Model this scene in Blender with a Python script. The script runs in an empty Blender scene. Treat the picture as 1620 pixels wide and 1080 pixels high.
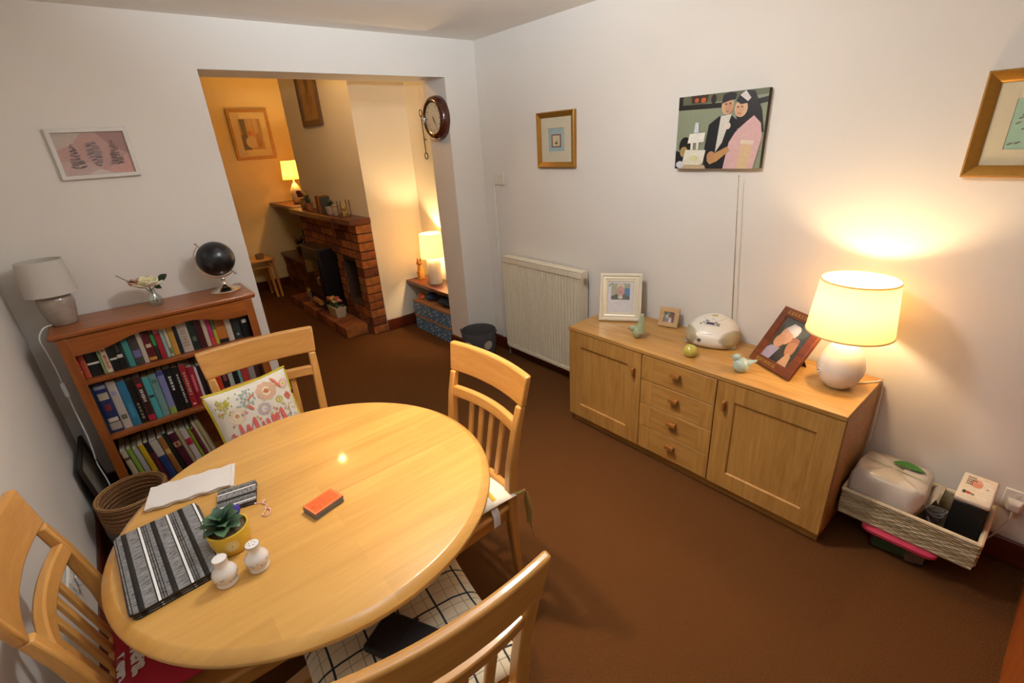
import bpy, math, random
from mathutils import Vector, Matrix
random.seed(11)
R = math.radians
scene = bpy.context.scene
COL = scene.collection

# ------------------------------------------------------------------ camera
def make_camera():
    yaw, pitch, roll = -0.6772, -0.3988, -0.0639
    cy, sy, cp, sp = math.cos(yaw), math.sin(yaw), math.cos(pitch), math.sin(pitch)
    fwd = Vector((-sy*cp, cy*cp, sp)); right = Vector((cy, sy, 0)); up = right.cross(fwd)
    r2 = math.cos(roll)*right + math.sin(roll)*up
    u2 = -math.sin(roll)*right + math.cos(roll)*up
    m = Matrix((( r2.x, u2.x, -fwd.x, -2.366), (r2.y, u2.y, -fwd.y, -3.1616), (r2.z, u2.z, -fwd.z, 1.6808), (0, 0, 0, 1)))
    c = bpy.data.cameras.new('camera'); c.sensor_width = 36; c.lens = 752.1158/1620*36
    c.clip_start = 0.02
    o = bpy.data.objects.new('camera', c); COL.objects.link(o); o.matrix_world = m
    scene.camera = o
make_camera()

# ------------------------------------------------------------------ world, light, exposure
w = bpy.data.worlds.new('world'); scene.world = w; w.use_nodes = True
w.node_tree.nodes['Background'].inputs[0].default_value = (0.55, 0.70, 1.0, 1)
w.node_tree.nodes['Background'].inputs[1].default_value = 0.6
scene.view_settings.view_transform = 'Standard'
scene.view_settings.look = 'None'
scene.view_settings.gamma = 1
scene.view_settings.use_curve_mapping = False
scene.view_settings.exposure = 0.0

WARM = (1.0, 0.74, 0.45)
WARM2 = (1.0, 0.55, 0.15)
def point_light(name, loc, power, col, radius, parent=None):
    l = bpy.data.lights.new(name, 'POINT'); l.energy = power; l.color = col; l.shadow_soft_size = radius
    o = bpy.data.objects.new(name, l); COL.objects.link(o); o.location = loc; o.parent = parent
    return o
# the photographer's flash, tipped up at the ceiling so that its cool light comes back down on the room
def flash(loc, target, power, deg, col):
    l = bpy.data.lights.new('bounced_flash', 'SPOT'); l.energy = power; l.color = col; l.spot_size = R(deg); l.spot_blend = 1.0; l.shadow_soft_size = .04
    o = bpy.data.objects.new('bounced_flash', l); COL.objects.link(o); o.location = loc
    o.rotation_euler = (Vector(target)-Vector(loc)).to_track_quat('-Z', 'Y').to_euler()
flash((-2.33, -3.20, 1.80), (-1.90, -2.45, 2.35), 330, 76, (0.70, 0.85, 1.0))

# ------------------------------------------------------------------ materials
def lin(c):
    if isinstance(c, str):
        c = c.lstrip('#'); c = tuple(int(c[i:i+2], 16)/255 for i in (0, 2, 4))
    return tuple(x/12.92 if x <= 0.04045 else ((x+0.055)/1.055)**2.4 for x in c) + (1.0,)
MATS = {}
def nodes_of(m):
    m.use_nodes = True; nt = m.node_tree; return nt, nt.nodes, nt.links, nt.nodes['Principled BSDF']
def M(col, rough=0.55, metal=0.0, noise=0.05, nscale=25.0, bump=0.0, bscale=250.0, coat=0.0, name=None):
    key = ('m', col, rough, metal, noise, nscale, bump, bscale, coat)
    if key in MATS: return MATS[key]
    m = bpy.data.materials.new(name or 'paint_' + str(col).strip('#')); nt, N, L, b = nodes_of(m)
    c = lin(col)
    b.inputs['Roughness'].default_value = rough; b.inputs['Metallic'].default_value = metal
    b.inputs['Coat Weight'].default_value = coat
    b.inputs['Base Color'].default_value = c
    tc = None
    if noise > 0:
        tc = N.new('ShaderNodeTexCoord'); n = N.new('ShaderNodeTexNoise'); n.inputs['Scale'].default_value = nscale
        n.inputs['Detail'].default_value = 4
        L.new(tc.outputs['Object'], n.inputs['Vector'])
        mx = N.new('ShaderNodeMix'); mx.data_type = 'RGBA'
        mx.inputs[6].default_value = tuple(x*(1-noise*1.6) for x in c[:3]) + (1,)
        mx.inputs[7].default_value = tuple(min(1, x*(1+noise*1.6)) for x in c[:3]) + (1,)
        L.new(n.outputs['Fac'], mx.inputs[0]); L.new(mx.outputs[2], b.inputs['Base Color'])
    if bump > 0:
        tc = tc or N.new('ShaderNodeTexCoord'); n2 = N.new('ShaderNodeTexNoise'); n2.inputs['Scale'].default_value = bscale
        n2.inputs['Detail'].default_value = 3
        L.new(tc.outputs['Object'], n2.inputs['Vector'])
        bp = N.new('ShaderNodeBump'); bp.inputs['Strength'].default_value = bump; bp.inputs['Distance'].default_value = 0.004
        L.new(n2.outputs['Fac'], bp.inputs['Height']); L.new(bp.outputs['Normal'], b.inputs['Normal'])
    MATS[key] = m; return m

def WOOD(name, light, dark, axis='X', scale=1.0, rough=0.38, coat=0.15, staves=None):
    key = ('w', name, axis)
    if key in MATS: return MATS[key]
    m = bpy.data.materials.new(name); nt, N, L, b = nodes_of(m)
    tc = N.new('ShaderNodeTexCoord'); oi = N.new('ShaderNodeObjectInfo')
    add = N.new('ShaderNodeVectorMath'); add.operation = 'ADD'
    sc = N.new('ShaderNodeVectorMath'); sc.operation = 'SCALE'; sc.inputs['Scale'].default_value = 7.0
    cv = N.new('ShaderNodeCombineXYZ'); L.new(oi.outputs['Random'], cv.inputs[0]); L.new(oi.outputs['Random'], cv.inputs[1]); L.new(oi.outputs['Random'], cv.inputs[2])
    L.new(cv.outputs[0], sc.inputs[0]); L.new(tc.outputs['Object'], add.inputs[0]); L.new(sc.outputs[0], add.inputs[1])
    mp = N.new('ShaderNodeMapping'); s = {'X': (1.2, 16, 16), 'Y': (16, 1.2, 16), 'Z': (16, 16, 1.2)}[axis]
    mp.inputs['Scale'].default_value = tuple(x*scale for x in s)
    L.new(add.outputs[0], mp.inputs['Vector'])
    n = N.new('ShaderNodeTexNoise'); n.inputs['Scale'].default_value = 1.6; n.inputs['Detail'].default_value = 7; n.inputs['Distortion'].default_value = 0.9
    L.new(mp.outputs[0], n.inputs['Vector'])
    n2 = N.new('ShaderNodeTexNoise'); n2.inputs['Scale'].default_value = 9; n2.inputs['Detail'].default_value = 3
    L.new(mp.outputs[0], n2.inputs['Vector'])
    mul = N.new('ShaderNodeMath'); mul.operation = 'MULTIPLY_ADD'; mul.inputs[1].default_value = 0.35
    L.new(n2.outputs['Fac'], mul.inputs[0]); L.new(n.outputs['Fac'], mul.inputs[2])
    ramp = N.new('ShaderNodeValToRGB'); ramp.color_ramp.elements[0].position = 0.42; ramp.color_ramp.elements[1].position = 0.95
    ramp.color_ramp.elements[0].color = lin(light); ramp.color_ramp.elements[1].color = lin(dark)
    L.new(mul.outputs[0], ramp.inputs[0])
    out = ramp.outputs[0]
    if staves:
        br = N.new('ShaderNodeTexBrick'); br.inputs['Scale'].default_value = 1.0
        br.inputs['Brick Width'].default_value = staves[0]; br.inputs['Row Height'].default_value = staves[1]
        br.inputs['Mortar Size'].default_value = 0.0; br.offset = 0.37
        br.inputs['Color1'].default_value = (0.90, 0.88, 0.86, 1); br.inputs['Color2'].default_value = (1.06, 1.06, 1.06, 1)
        L.new(tc.outputs['Object'], br.inputs['Vector'])
        mm = N.new('ShaderNodeMix'); mm.data_type = 'RGBA'; mm.blend_type = 'MULTIPLY'; mm.inputs[0].default_value = 1
        L.new(out, mm.inputs[6]); L.new(br.outputs['Color'], mm.inputs[7]); out = mm.outputs[2]
    L.new(out, b.inputs['Base Color'])
    b.inputs['Roughness'].default_value = rough; b.inputs['Coat Weight'].default_value = coat
    b.inputs['Coat Roughness'].default_value = 0.07
    bp = N.new('ShaderNodeBump'); bp.inputs['Strength'].default_value = 0.05; bp.inputs['Distance'].default_value = 0.002
    L.new(mul.outputs[0], bp.inputs['Height']); L.new(bp.outputs[0], b.inputs['Normal'])
    MATS[key] = m; return m

def GLASS(tint=(1, 1, 1), gloss=0.07, name='clear_glass'):
    key = ('g', tint, gloss)
    if key in MATS: return MATS[key]
    m = bpy.data.materials.new(name); m.use_nodes = True; nt = m.node_tree; N = nt.nodes; L = nt.links
    N.remove(N['Principled BSDF']); t = N.new('ShaderNodeBsdfTransparent'); t.inputs[0].default_value = tint + (1,)
    g = N.new('ShaderNodeBsdfGlossy'); g.inputs['Roughness'].default_value = 0.03
    mx = N.new('ShaderNodeMixShader'); mx.inputs[0].default_value = gloss
    L.new(t.outputs[0], mx.inputs[1]); L.new(g.outputs[0], mx.inputs[2]); L.new(mx.outputs[0], N['Material Output'].inputs[0])
    MATS[key] = m; return m
def SHADE(col, trans=0.5, name='lamp_shade_fabric'):
    key = ('s', col, trans)
    if key in MATS: return MATS[key]
    m = bpy.data.materials.new(name); m.use_nodes = True; nt = m.node_tree; N = nt.nodes; L = nt.links
    N.remove(N['Principled BSDF']); d = N.new('ShaderNodeBsdfDiffuse'); t = N.new('ShaderNodeBsdfTranslucent')
    tc = N.new('ShaderNodeTexCoord'); n = N.new('ShaderNodeTexNoise'); n.inputs['Scale'].default_value = 180
    L.new(tc.outputs['Object'], n.inputs['Vector'])
    c = lin(col); rmp = N.new('ShaderNodeMix'); rmp.data_type = 'RGBA'
    rmp.inputs[6].default_value = tuple(x*.94 for x in c[:3]) + (1,); rmp.inputs[7].default_value = c
    L.new(n.outputs['Fac'], rmp.inputs[0])
    L.new(rmp.outputs[2], d.inputs[0]); L.new(rmp.outputs[2], t.inputs[0])
    mx = N.new('ShaderNodeMixShader'); mx.inputs[0].default_value = trans
    L.new(d.outputs[0], mx.inputs[1]); L.new(t.outputs[0], mx.inputs[2]); L.new(mx.outputs[0], N['Material Output'].inputs[0])
    MATS[key] = m; return m
def EMIT(col, strength, name='lit_bulb'):
    key = ('e', col, strength)
    if key in MATS: return MATS[key]
    m = bpy.data.materials.new(name); m.use_nodes = True; nt = m.node_tree; N = nt.nodes; L = nt.links
    N.remove(N['Principled BSDF']); e = N.new('ShaderNodeEmission'); e.inputs[0].default_value = tuple(col) + (1,); e.inputs[1].default_value = strength
    L.new(e.outputs[0], N['Material Output'].inputs[0]); MATS[key] = m; return m

def CARPET():
    m = bpy.data.materials.new('brown_carpet'); nt, N, L, b = nodes_of(m)
    tc = N.new('ShaderNodeTexCoord')
    n = N.new('ShaderNodeTexNoise'); n.inputs['Scale'].default_value = 260; n.inputs['Detail'].default_value = 3
    n2 = N.new('ShaderNodeTexNoise'); n2.inputs['Scale'].default_value = 2.2; n2.inputs['Detail'].default_value = 4
    w1 = N.new('ShaderNodeTexWave'); w1.inputs['Scale'].default_value = 64; w1.inputs['Distortion'].default_value = 3.5; w1.inputs['Detail'].default_value = 2
    w2 = N.new('ShaderNodeTexWave'); w2.bands_direction = 'Y'; w2.inputs['Scale'].default_value = 64; w2.inputs['Distortion'].default_value = 3.5; w2.inputs['Detail'].default_value = 2
    for k in (n, n2, w1, w2): L.new(tc.outputs['Object'], k.inputs['Vector'])
    mulw = N.new('ShaderNodeMath'); mulw.operation = 'MULTIPLY'; L.new(w1.outputs['Fac'], mulw.inputs[0]); L.new(w2.outputs['Fac'], mulw.inputs[1])
    a = N.new('ShaderNodeMath'); a.operation = 'MULTIPLY_ADD'; a.inputs[1].default_value = 0.35
    L.new(mulw.outputs[0], a.inputs[0]); L.new(n.outputs['Fac'], a.inputs[2])
    r = N.new('ShaderNodeValToRGB'); r.color_ramp.elements[0].position = .3; r.color_ramp.elements[1].position = 1.0
    r.color_ramp.elements[0].color = lin('#452811'); r.color_ramp.elements[1].color = lin('#784e2a')
    L.new(a.outputs[0], r.inputs[0])
    mx = N.new('ShaderNodeMix'); mx.data_type = 'RGBA'; mx.blend_type = 'MULTIPLY'; mx.inputs[0].default_value = .35
    L.new(r.outputs[0], mx.inputs[6]); L.new(n2.outputs['Color'], mx.inputs[7])
    mx2 = N.new('ShaderNodeMix'); mx2.data_type = 'RGBA'; mx2.inputs[0].default_value = .25
    L.new(r.outputs[0], mx2.inputs[6]); L.new(r.outputs[0], mx2.inputs[7])
    L.new(r.outputs[0], b.inputs['Base Color'])
    b.inputs['Roughness'].default_value = 1.0; b.inputs['Specular IOR Level'].default_value = 0.1
    bp = N.new('ShaderNodeBump'); bp.inputs['Strength'].default_value = 0.6; bp.inputs['Distance'].default_value = 0.006
    L.new(a.outputs[0], bp.inputs['Height']); L.new(bp.outputs[0], b.inputs['Normal'])
    return m
def STRIPE(name='placemat_print'):
    # black, grey and white bands across local X, with a woven scribble between
    key = ('stripe', name)
    if key in MATS: return MATS[key]
    m = bpy.data.materials.new(name); nt, N, L, b = nodes_of(m)
    tc = N.new('ShaderNodeTexCoord'); sx = N.new('ShaderNodeSeparateXYZ'); L.new(tc.outputs['Object'], sx.inputs[0])
    mo = N.new('ShaderNodeMath'); mo.operation = 'MODULO'; ad = N.new('ShaderNodeMath'); ad.operation = 'ADD'; ad.inputs[1].default_value = 1.0
    L.new(sx.outputs['X'], ad.inputs[0]); L.new(ad.outputs[0], mo.inputs[0]); mo.inputs[1].default_value = 0.066
    dv = N.new('ShaderNodeMath'); dv.operation = 'DIVIDE'; dv.inputs[1].default_value = 0.066; L.new(mo.outputs[0], dv.inputs[0])
    r = N.new('ShaderNodeValToRGB'); r.color_ramp.interpolation = 'CONSTANT'; cr = r.color_ramp
    stops = [(0, .02), (.10, .45), (.46, .02), (.50, .92), (.58, .02), (.61, .42), (.66, .04), (.69, .42), (.74, .04), (.77, .42), (.86, .45), (.92, .02)]
    cr.elements[0].position = 0; cr.elements[0].color = (.012, .012, .013, 1)
    cr.elements.remove(cr.elements[1])
    for p, v in stops[1:]:
        e = cr.elements.new(p); g = v*v if v < .9 else .8; e.color = (g*1.03, g, g*.98, 1)
    L.new(dv.outputs[0], r.inputs[0])
    mp = N.new('ShaderNodeMapping'); mp.inputs['Scale'].default_value = (45, 420, 1); L.new(tc.outputs['Object'], mp.inputs['Vector'])
    n = N.new('ShaderNodeTexNoise'); n.inputs['Scale'].default_value = 1; n.inputs['Detail'].default_value = 2; L.new(mp.outputs[0], n.inputs['Vector'])
    r2 = N.new('ShaderNodeValToRGB'); r2.color_ramp.elements[0].position = .42; r2.color_ramp.elements[1].position = .5
    r2.color_ramp.elements[0].color = (.12, .12, .12, 1); r2.color_ramp.elements[1].color = (1.3, 1.3, 1.3, 1); L.new(n.outputs['Fac'], r2.inputs[0])
    mx = N.new('ShaderNodeMix'); mx.data_type = 'RGBA'; mx.blend_type = 'MULTIPLY'; mx.inputs[0].default_value = .85
    L.new(r.outputs[0], mx.inputs[6]); L.new(r2.outputs[0], mx.inputs[7])
    # keep the plain white bands clean
    gt = N.new('ShaderNodeMath'); gt.operation = 'GREATER_THAN'; gt.inputs[1].default_value = .6
    rgb = N.new('ShaderNodeRGBToBW'); L.new(r.outputs[0], rgb.inputs[0]); L.new(rgb.outputs[0], gt.inputs[0])
    mx2 = N.new('ShaderNodeMix'); mx2.data_type = 'RGBA'; L.new(gt.outputs[0], mx2.inputs[0]); L.new(mx.outputs[2], mx2.inputs[6]); L.new(r.outputs[0], mx2.inputs[7])
    L.new(mx2.outputs[2], b.inputs['Base Color']); b.inputs['Roughness'].default_value = .35
    MATS[key] = m; return m
def CHECK():
    key = 'check'
    if key in MATS: return MATS[key]
    m = bpy.data.materials.new('checked_cotton'); nt, N, L, b = nodes_of(m)
    tc = N.new('ShaderNodeTexCoord'); nz = N.new('ShaderNodeTexNoise'); nz.inputs['Scale'].default_value = 9
    L.new(tc.outputs['Object'], nz.inputs['Vector'])
    wob = N.new('ShaderNodeVectorMath'); wob.operation = 'MULTIPLY_ADD'; wob.inputs[1].default_value = (.012, 0, .012)
    L.new(nz.outputs['Color'], wob.inputs[0]); L.new(tc.outputs['Object'], wob.inputs[2])
    sx = N.new('ShaderNodeSeparateXYZ'); L.new(wob.outputs[0], sx.inputs[0])
    fac = None
    for ax in ('X', 'Z'):
        for per, off, wd, st in ((.092, 1.0, .06, 1.0), (.092, 1.02, .022, .6), (.092, 1.052, .018, .6)):
            a = N.new('ShaderNodeMath'); a.operation = 'ADD'; a.inputs[1].default_value = off; L.new(sx.outputs[ax], a.inputs[0])
            d = N.new('ShaderNodeMath'); d.operation = 'DIVIDE'; d.inputs[1].default_value = per; L.new(a.outputs[0], d.inputs[0])
            fr = N.new('ShaderNodeMath'); fr.operation = 'FRACT'; L.new(d.outputs[0], fr.inputs[0])
            lt = N.new('ShaderNodeMath'); lt.operation = 'LESS_THAN'; lt.inputs[1].default_value = wd; L.new(fr.outputs[0], lt.inputs[0])
            s = N.new('ShaderNodeMath'); s.operation = 'MULTIPLY'; s.inputs[1].default_value = st; L.new(lt.outputs[0], s.inputs[0])
            if fac is None: fac = s
            else:
                mxm = N.new('ShaderNodeMath'); mxm.operation = 'MAXIMUM'; L.new(fac.outputs[0], mxm.inputs[0]); L.new(s.outputs[0], mxm.inputs[1]); fac = mxm
    mx = N.new('ShaderNodeMix'); mx.data_type = 'RGBA'; mx.inputs[6].default_value = lin('#d6c8ac'); mx.inputs[7].default_value = lin('#2b2f38')
    L.new(fac.outputs[0], mx.inputs[0]); L.new(mx.outputs[2], b.inputs['Base Color']); b.inputs['Roughness'].default_value = .95
    MATS[key] = m; return m
def BOXPRINT():
    key = 'boxprint'
    if key in MATS: return MATS[key]
    m = bpy.data.materials.new('blue_patterned_card'); nt, N, L, b = nodes_of(m)
    tc = N.new('ShaderNodeTexCoord'); v = N.new('ShaderNodeTexVoronoi'); v.inputs['Scale'].default_value = 34
    L.new(tc.outputs['Object'], v.inputs['Vector'])
    r = N.new('ShaderNodeValToRGB'); r.color_ramp.elements[0].position = .22; r.color_ramp.elements[1].position = .34
    r.color_ramp.elements[0].color = lin('#d8d0bd'); r.color_ramp.elements[1].color = lin('#5f86a6')
    e = r.color_ramp.elements.new(.7); e.color = lin('#3f6f9a')
    L.new(v.outputs['Distance'], r.inputs[0]); L.new(r.outputs[0], b.inputs['Base Color'])
    MATS[key] = m; return m
def WEAVE(light, dark, sx, sz, name):
    key = ('weave', name)
    if key in MATS: return MATS[key]
    m = bpy.data.materials.new(name); nt, N, L, b = nodes_of(m)
    tc = N.new('ShaderNodeTexCoord')
    w1 = N.new('ShaderNodeTexWave'); w1.bands_direction = 'Z'; w1.inputs['Scale'].default_value = sz; w1.inputs['Distortion'].default_value = 1.5; w1.inputs['Detail'].default_value = 1
    n = N.new('ShaderNodeTexNoise'); n.inputs['Scale'].default_value = sx
    L.new(tc.outputs['Object'], w1.inputs['Vector']); L.new(tc.outputs['Object'], n.inputs['Vector'])
    a = N.new('ShaderNodeMath'); a.operation = 'MULTIPLY'; L.new(w1.outputs['Fac'], a.inputs[0]); L.new(n.outputs['Fac'], a.inputs[1])
    r = N.new('ShaderNodeValToRGB'); r.color_ramp.elements[0].position = .05; r.color_ramp.elements[1].position = .5
    r.color_ramp.elements[0].color = lin(dark); r.color_ramp.elements[1].color = lin(light)
    L.new(a.outputs[0], r.inputs[0]); L.new(r.outputs[0], b.inputs['Base Color']); b.inputs['Roughness'].default_value = .9
    bp = N.new('ShaderNodeBump'); bp.inputs['Strength'].default_value = .7; bp.inputs['Distance'].default_value = .006
    L.new(a.outputs[0], bp.inputs['Height']); L.new(bp.outputs[0], b.inputs['Normal'])
    MATS[key] = m; return m

WALL = M('#e3dcd2', .85, noise=.02, nscale=3, bump=.06, bscale=140, name='white_wall_paint')
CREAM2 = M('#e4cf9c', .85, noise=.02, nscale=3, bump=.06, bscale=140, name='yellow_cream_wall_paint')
CREAM = M('#ece3cf', .85, noise=.02, nscale=3, bump=.06, bscale=140, name='cream_wall_paint')
CEIL = M('#f0ebe2', .95, noise=.02, nscale=5, bump=.35, bscale=60, name='textured_ceiling_paint')
BEECH = lambda ax: WOOD('beech', '#d79d54', '#bf833d', ax, 1.0, .33, .25)
OAK = lambda ax: WOOD('oak_veneer', '#bf9150', '#9c6f35', ax, 1.5, .42, .1)
PINE = lambda ax: WOOD('stained_pine', '#a85e26', '#7a3b12', ax, .9, .34, .25)
MAHO = lambda ax: WOOD('dark_red_wood', '#6b2c14', '#451a0b', ax, 1.2, .35, .25)

# ------------------------------------------------------------------ mesh builder
class MB:
    def __init__(s): s.v = []; s.f = []; s.m = []
    def add(s, vs, fs, mi=0):
        o = len(s.v); s.v += [tuple(p) for p in vs]
        for f in fs: s.f.append([i+o for i in f]); s.m.append(mi)
    def box(s, x0, x1, y0, y1, z0, z1, mi=0):
        s.add([(x0,y0,z0),(x1,y0,z0),(x1,y1,z0),(x0,y1,z0),(x0,y0,z1),(x1,y0,z1),(x1,y1,z1),(x0,y1,z1)],
              [(0,3,2,1),(4,5,6,7),(0,1,5,4),(1,2,6,5),(2,3,7,6),(3,0,4,7)], mi); return s
    def hexa(s, b, t, mi=0):
        s.add(list(b)+list(t), [(0,3,2,1),(4,5,6,7),(0,1,5,4),(1,2,6,5),(2,3,7,6),(3,0,4,7)], mi); return s
    def loft(s, rings, mi=0, caps=True, closed=True):
        n = len(rings[0]); vs = [p for r in rings for p in r]; fs = []
        for i in range(len(rings)-1):
            for j in range(n if closed else n-1):
                k = (j+1) % n; fs.append((i*n+j, i*n+k, (i+1)*n+k, (i+1)*n+j))
        if caps:
            fs.append(tuple(reversed(range(n)))); fs.append(tuple((len(rings)-1)*n+j for j in range(n)))
        s.add(vs, fs, mi); return s
    def lathe(s, prof, seg=28, c=(0,0,0), mi=0, sx=1, sy=1, caps=True):
        rings = [[(c[0]+r*sx*math.cos(2*math.pi*j/seg), c[1]+r*sy*math.sin(2*math.pi*j/seg), c[2]+z) for j in range(seg)] for r, z in prof]
        return s.loft(rings, mi, caps)
    def sphere(s, c, rx, ry=None, rz=None, seg=18, rings=10, mi=0):
        ry = ry or rx; rz = rz or rx
        prof = [(max(math.sin(math.pi*i/rings), .001), -math.cos(math.pi*i/rings)) for i in range(rings+1)]
        rr = [[(c[0]+r*rx*math.cos(2*math.pi*j/seg), c[1]+r*ry*math.sin(2*math.pi*j/seg), c[2]+z*rz) for j in range(seg)] for r, z in prof]
        return s.loft(rr, mi)
    def tube(s, path, r, seg=8, mi=0, caps=True):
        P = [Vector(p) for p in path]; n = len(P); rings = []; up = Vector((0, 0, 1))
        for i, p in enumerate(P):
            d = (P[min(i+1, n-1)]-P[max(i-1, 0)])
            if d.length < 1e-9: d = Vector((0, 0, 1))
            d.normalize(); a = d.cross(up)
            if a.length < .05: a = d.cross(Vector((1, 0, 0)))
            a.normalize(); b = a.cross(d); rad = r[i] if isinstance(r, (list, tuple)) else r
            rings.append([p + a*rad*math.cos(2*math.pi*j/seg) + b*rad*math.sin(2*math.pi*j/seg) for j in range(seg)])
        return s.loft(rings, mi, caps)
    def bar(s, path, w, d, mi=0):
        """rectangular bar along a path, w across X, d across Y (both may be lists)"""
        rings = []
        for i, p in enumerate(path):
            ww = (w[i] if isinstance(w, (list, tuple)) else w)/2; dd = (d[i] if isinstance(d, (list, tuple)) else d)/2
            rings.append([(p[0]-ww,p[1]-dd,p[2]),(p[0]+ww,p[1]-dd,p[2]),(p[0]+ww,p[1]+dd,p[2]),(p[0]-ww,p[1]+dd,p[2])])
        return s.loft(rings, mi)
    def mould(s, W, H, prof, mi=0, z0=0.0):
        rings = []
        for ins, dep in prof:
            a, b, c, d = -W/2+ins, W/2-ins, z0+ins, z0+H-ins
            rings.append([(a,-dep,c),(b,-dep,c),(b,-dep,d),(a,-dep,d)])
        return s.loft(rings, mi, caps=False)
    def build(s, name, mats, parent=None, loc=(0,0,0), rot=(0,0,0), smooth=35, bevel=0, bseg=2, subs=0):
        me = bpy.data.meshes.new(name); me.from_pydata([tuple(p) for p in s.v], [], s.f)
        if not isinstance(mats, (list, tuple)): mats = [mats]
        for m in mats: me.materials.append(m)
        if len(mats) > 1: me.polygons.foreach_set('material_index', s.m)
        if smooth:
            me.polygons.foreach_set('use_smooth', [True]*len(me.polygons)); me.update()
            me.set_sharp_from_angle(angle=R(smooth))
        me.update()
        o = bpy.data.objects.new(name, me); COL.objects.link(o); o.parent = parent; o.location = loc; o.rotation_euler = rot
        if bevel:
            b = o.modifiers.new('bevel', 'BEVEL'); b.width = bevel; b.segments = bseg; b.limit_method = 'ANGLE'; b.angle_limit = R(40); b.harden_normals = False
        if subs:
            q = o.modifiers.new('subd', 'SUBSURF'); q.levels = subs; q.render_levels = subs
        return o
def tag(o, label, cat, group=None):
    o['label'] = label; o['category'] = cat
    if group: o['group'] = group
    return o
def struct(o, label=None): 
    o['kind'] = 'structure'
    if label: o['label'] = label
    return o
def thing(name, label, cat, loc=(0,0,0), rot=(0,0,0), group=None):
    o = bpy.data.objects.new(name, None); o.empty_display_size = .05; COL.objects.link(o); o.location = loc; o.rotation_euler = rot
    return tag(o, label, cat, group)
def copy_tree(o, parent=None):
    c = o.copy(); COL.objects.link(c); c.parent = parent
    for ch in list(o.children): copy_tree(ch, c)
    return c
def circ(cu, cv, ru, rv, n=14, rot=0):
    out = []
    for i in range(n):
        a = 2*math.pi*i/n; x, y = ru*math.cos(a), rv*math.sin(a)
        out.append((cu+x*math.cos(rot)-y*math.sin(rot), cv+x*math.sin(rot)+y*math.cos(rot)))
    return out
def printed(name, W, H, shapes, parent, yoff=0.0, z0=0.0, rough=.4, eps=.0005, fn=None):
    """a flat print: coloured polygons in unit coordinates, stacked in layers hair-thin in front of one another"""
    cols = []; mb = MB()
    for k, sh in enumerate(shapes):
        kind, col = sh[0], sh[-1]
        if kind == 'r': pts = [(sh[1],sh[2]),(sh[3],sh[2]),(sh[3],sh[4]),(sh[1],sh[4])]
        elif kind == 'e': pts = circ(sh[1], sh[2], sh[3], sh[4], 18, sh[5] if len(sh) > 6 else 0)
        else: pts = sh[1]
        if col not in cols: cols.append(col)
        if fn: vs = [fn(u, v, k) for u, v in pts]
        else: vs = [((u-.5)*W, yoff-k*eps, z0+v*H) for u, v in pts]
        a = sum((pts[i][0]*pts[(i+1)%len(pts)][1]-pts[(i+1)%len(pts)][0]*pts[i][1]) for i in range(len(pts)))
        idx = list(range(len(vs)))
        if a < 0: idx.reverse()
        mb.add(vs, [idx], cols.index(col))
    return mb.build(name, [M(c, rough, noise=.10, nscale=70) for c in cols], parent, smooth=0)
def text_mesh(txt, size, bold=.0, shear=0.0, spacing=1.0):
    cu = bpy.data.curves.new('txt', 'FONT'); cu.body = txt; cu.size = size; cu.offset = bold; cu.shear = shear; cu.space_character = spacing
    cu.align_x = 'CENTER'; cu.align_y = 'CENTER'
    o = bpy.data.objects.new('txt', cu); COL.objects.link(o); bpy.context.view_layer.update()
    me = bpy.data.meshes.new_from_object(o.evaluated_get(bpy.context.evaluated_depsgraph_get()))
    vs = [tuple(v.co) for v in me.vertices]; fs = [tuple(p.vertices) for p in me.polygons]
    bpy.data.objects.remove(o); bpy.data.curves.remove(cu); bpy.data.meshes.remove(me)
    return vs, fs

# ================================================================== the setting
H = 2.35; XL = -2.828; YN = -4.9; YF = 3.9; XLL = -3.7; T = 0.282
XO1, XO2, HO = -1.7807, -0.2756, 2.1146
fl = MB(); fl.box(XLL-.1, .1, YN-.1, YF+.1, -.05, 0); struct(fl.build('floor', CARPET(), smooth=0), 'brown textured carpet through both rooms')
HL = 2.64
c_ = MB(); c_.box(XL-.12, .12, YN-.12, T*.5, H, H+.08); struct(c_.build('ceiling', CEIL, smooth=0))
c_ = MB(); c_.box(XLL-.12, .12, T*.5, YF+.12, HL, HL+.08); struct(c_.build('ceiling_lounge', CEIL, smooth=0))
wr = MB(); wr.box(0, .12, YN, T*.5, 0, H); struct(wr.build('wall_right', WALL, smooth=0))
wl = MB(); wl.box(XL-.12, XL, YN, .0, 0, H); struct(wl.build('wall_left', WALL, smooth=0))
wb = MB(); wb.box(XLL, XO1, 0, T, 0, H); wb.box(XO1, XO2, 0, T, HO, H); wb.box(XO2, 0, 0, T, 0, H); wb.box(XLL, 0, T*.5, T, H, HL)
struct(wb.build('wall_back', WALL, smooth=0), 'white wall with a wide square opening into the lounge')
wn = MB(); wn.box(XL, .0, YN-.12, YN, 0, H); struct(wn.build('wall_near', WALL, smooth=0))
# lounge shell
x = MB(); x.box(0, .12, T*.5, YF, 0, HL); struct(x.build('wall_lounge_right', CREAM, smooth=0))
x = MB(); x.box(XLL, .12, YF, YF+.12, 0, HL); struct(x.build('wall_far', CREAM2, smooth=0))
x = MB(); x.box(XLL-.12, XLL, 0, YF, 0, HL); struct(x.build('wall_lounge_left', CREAM, smooth=0))
CBX, CB0, CB1 = -.52, 1.09, 2.86
x = MB(); x.box(CBX, 0, CB0, CB1, 0, HL); struct(x.build('wall_chimney', CREAM, smooth=0), 'plain cream chimney breast above the brick fireplace')
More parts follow.
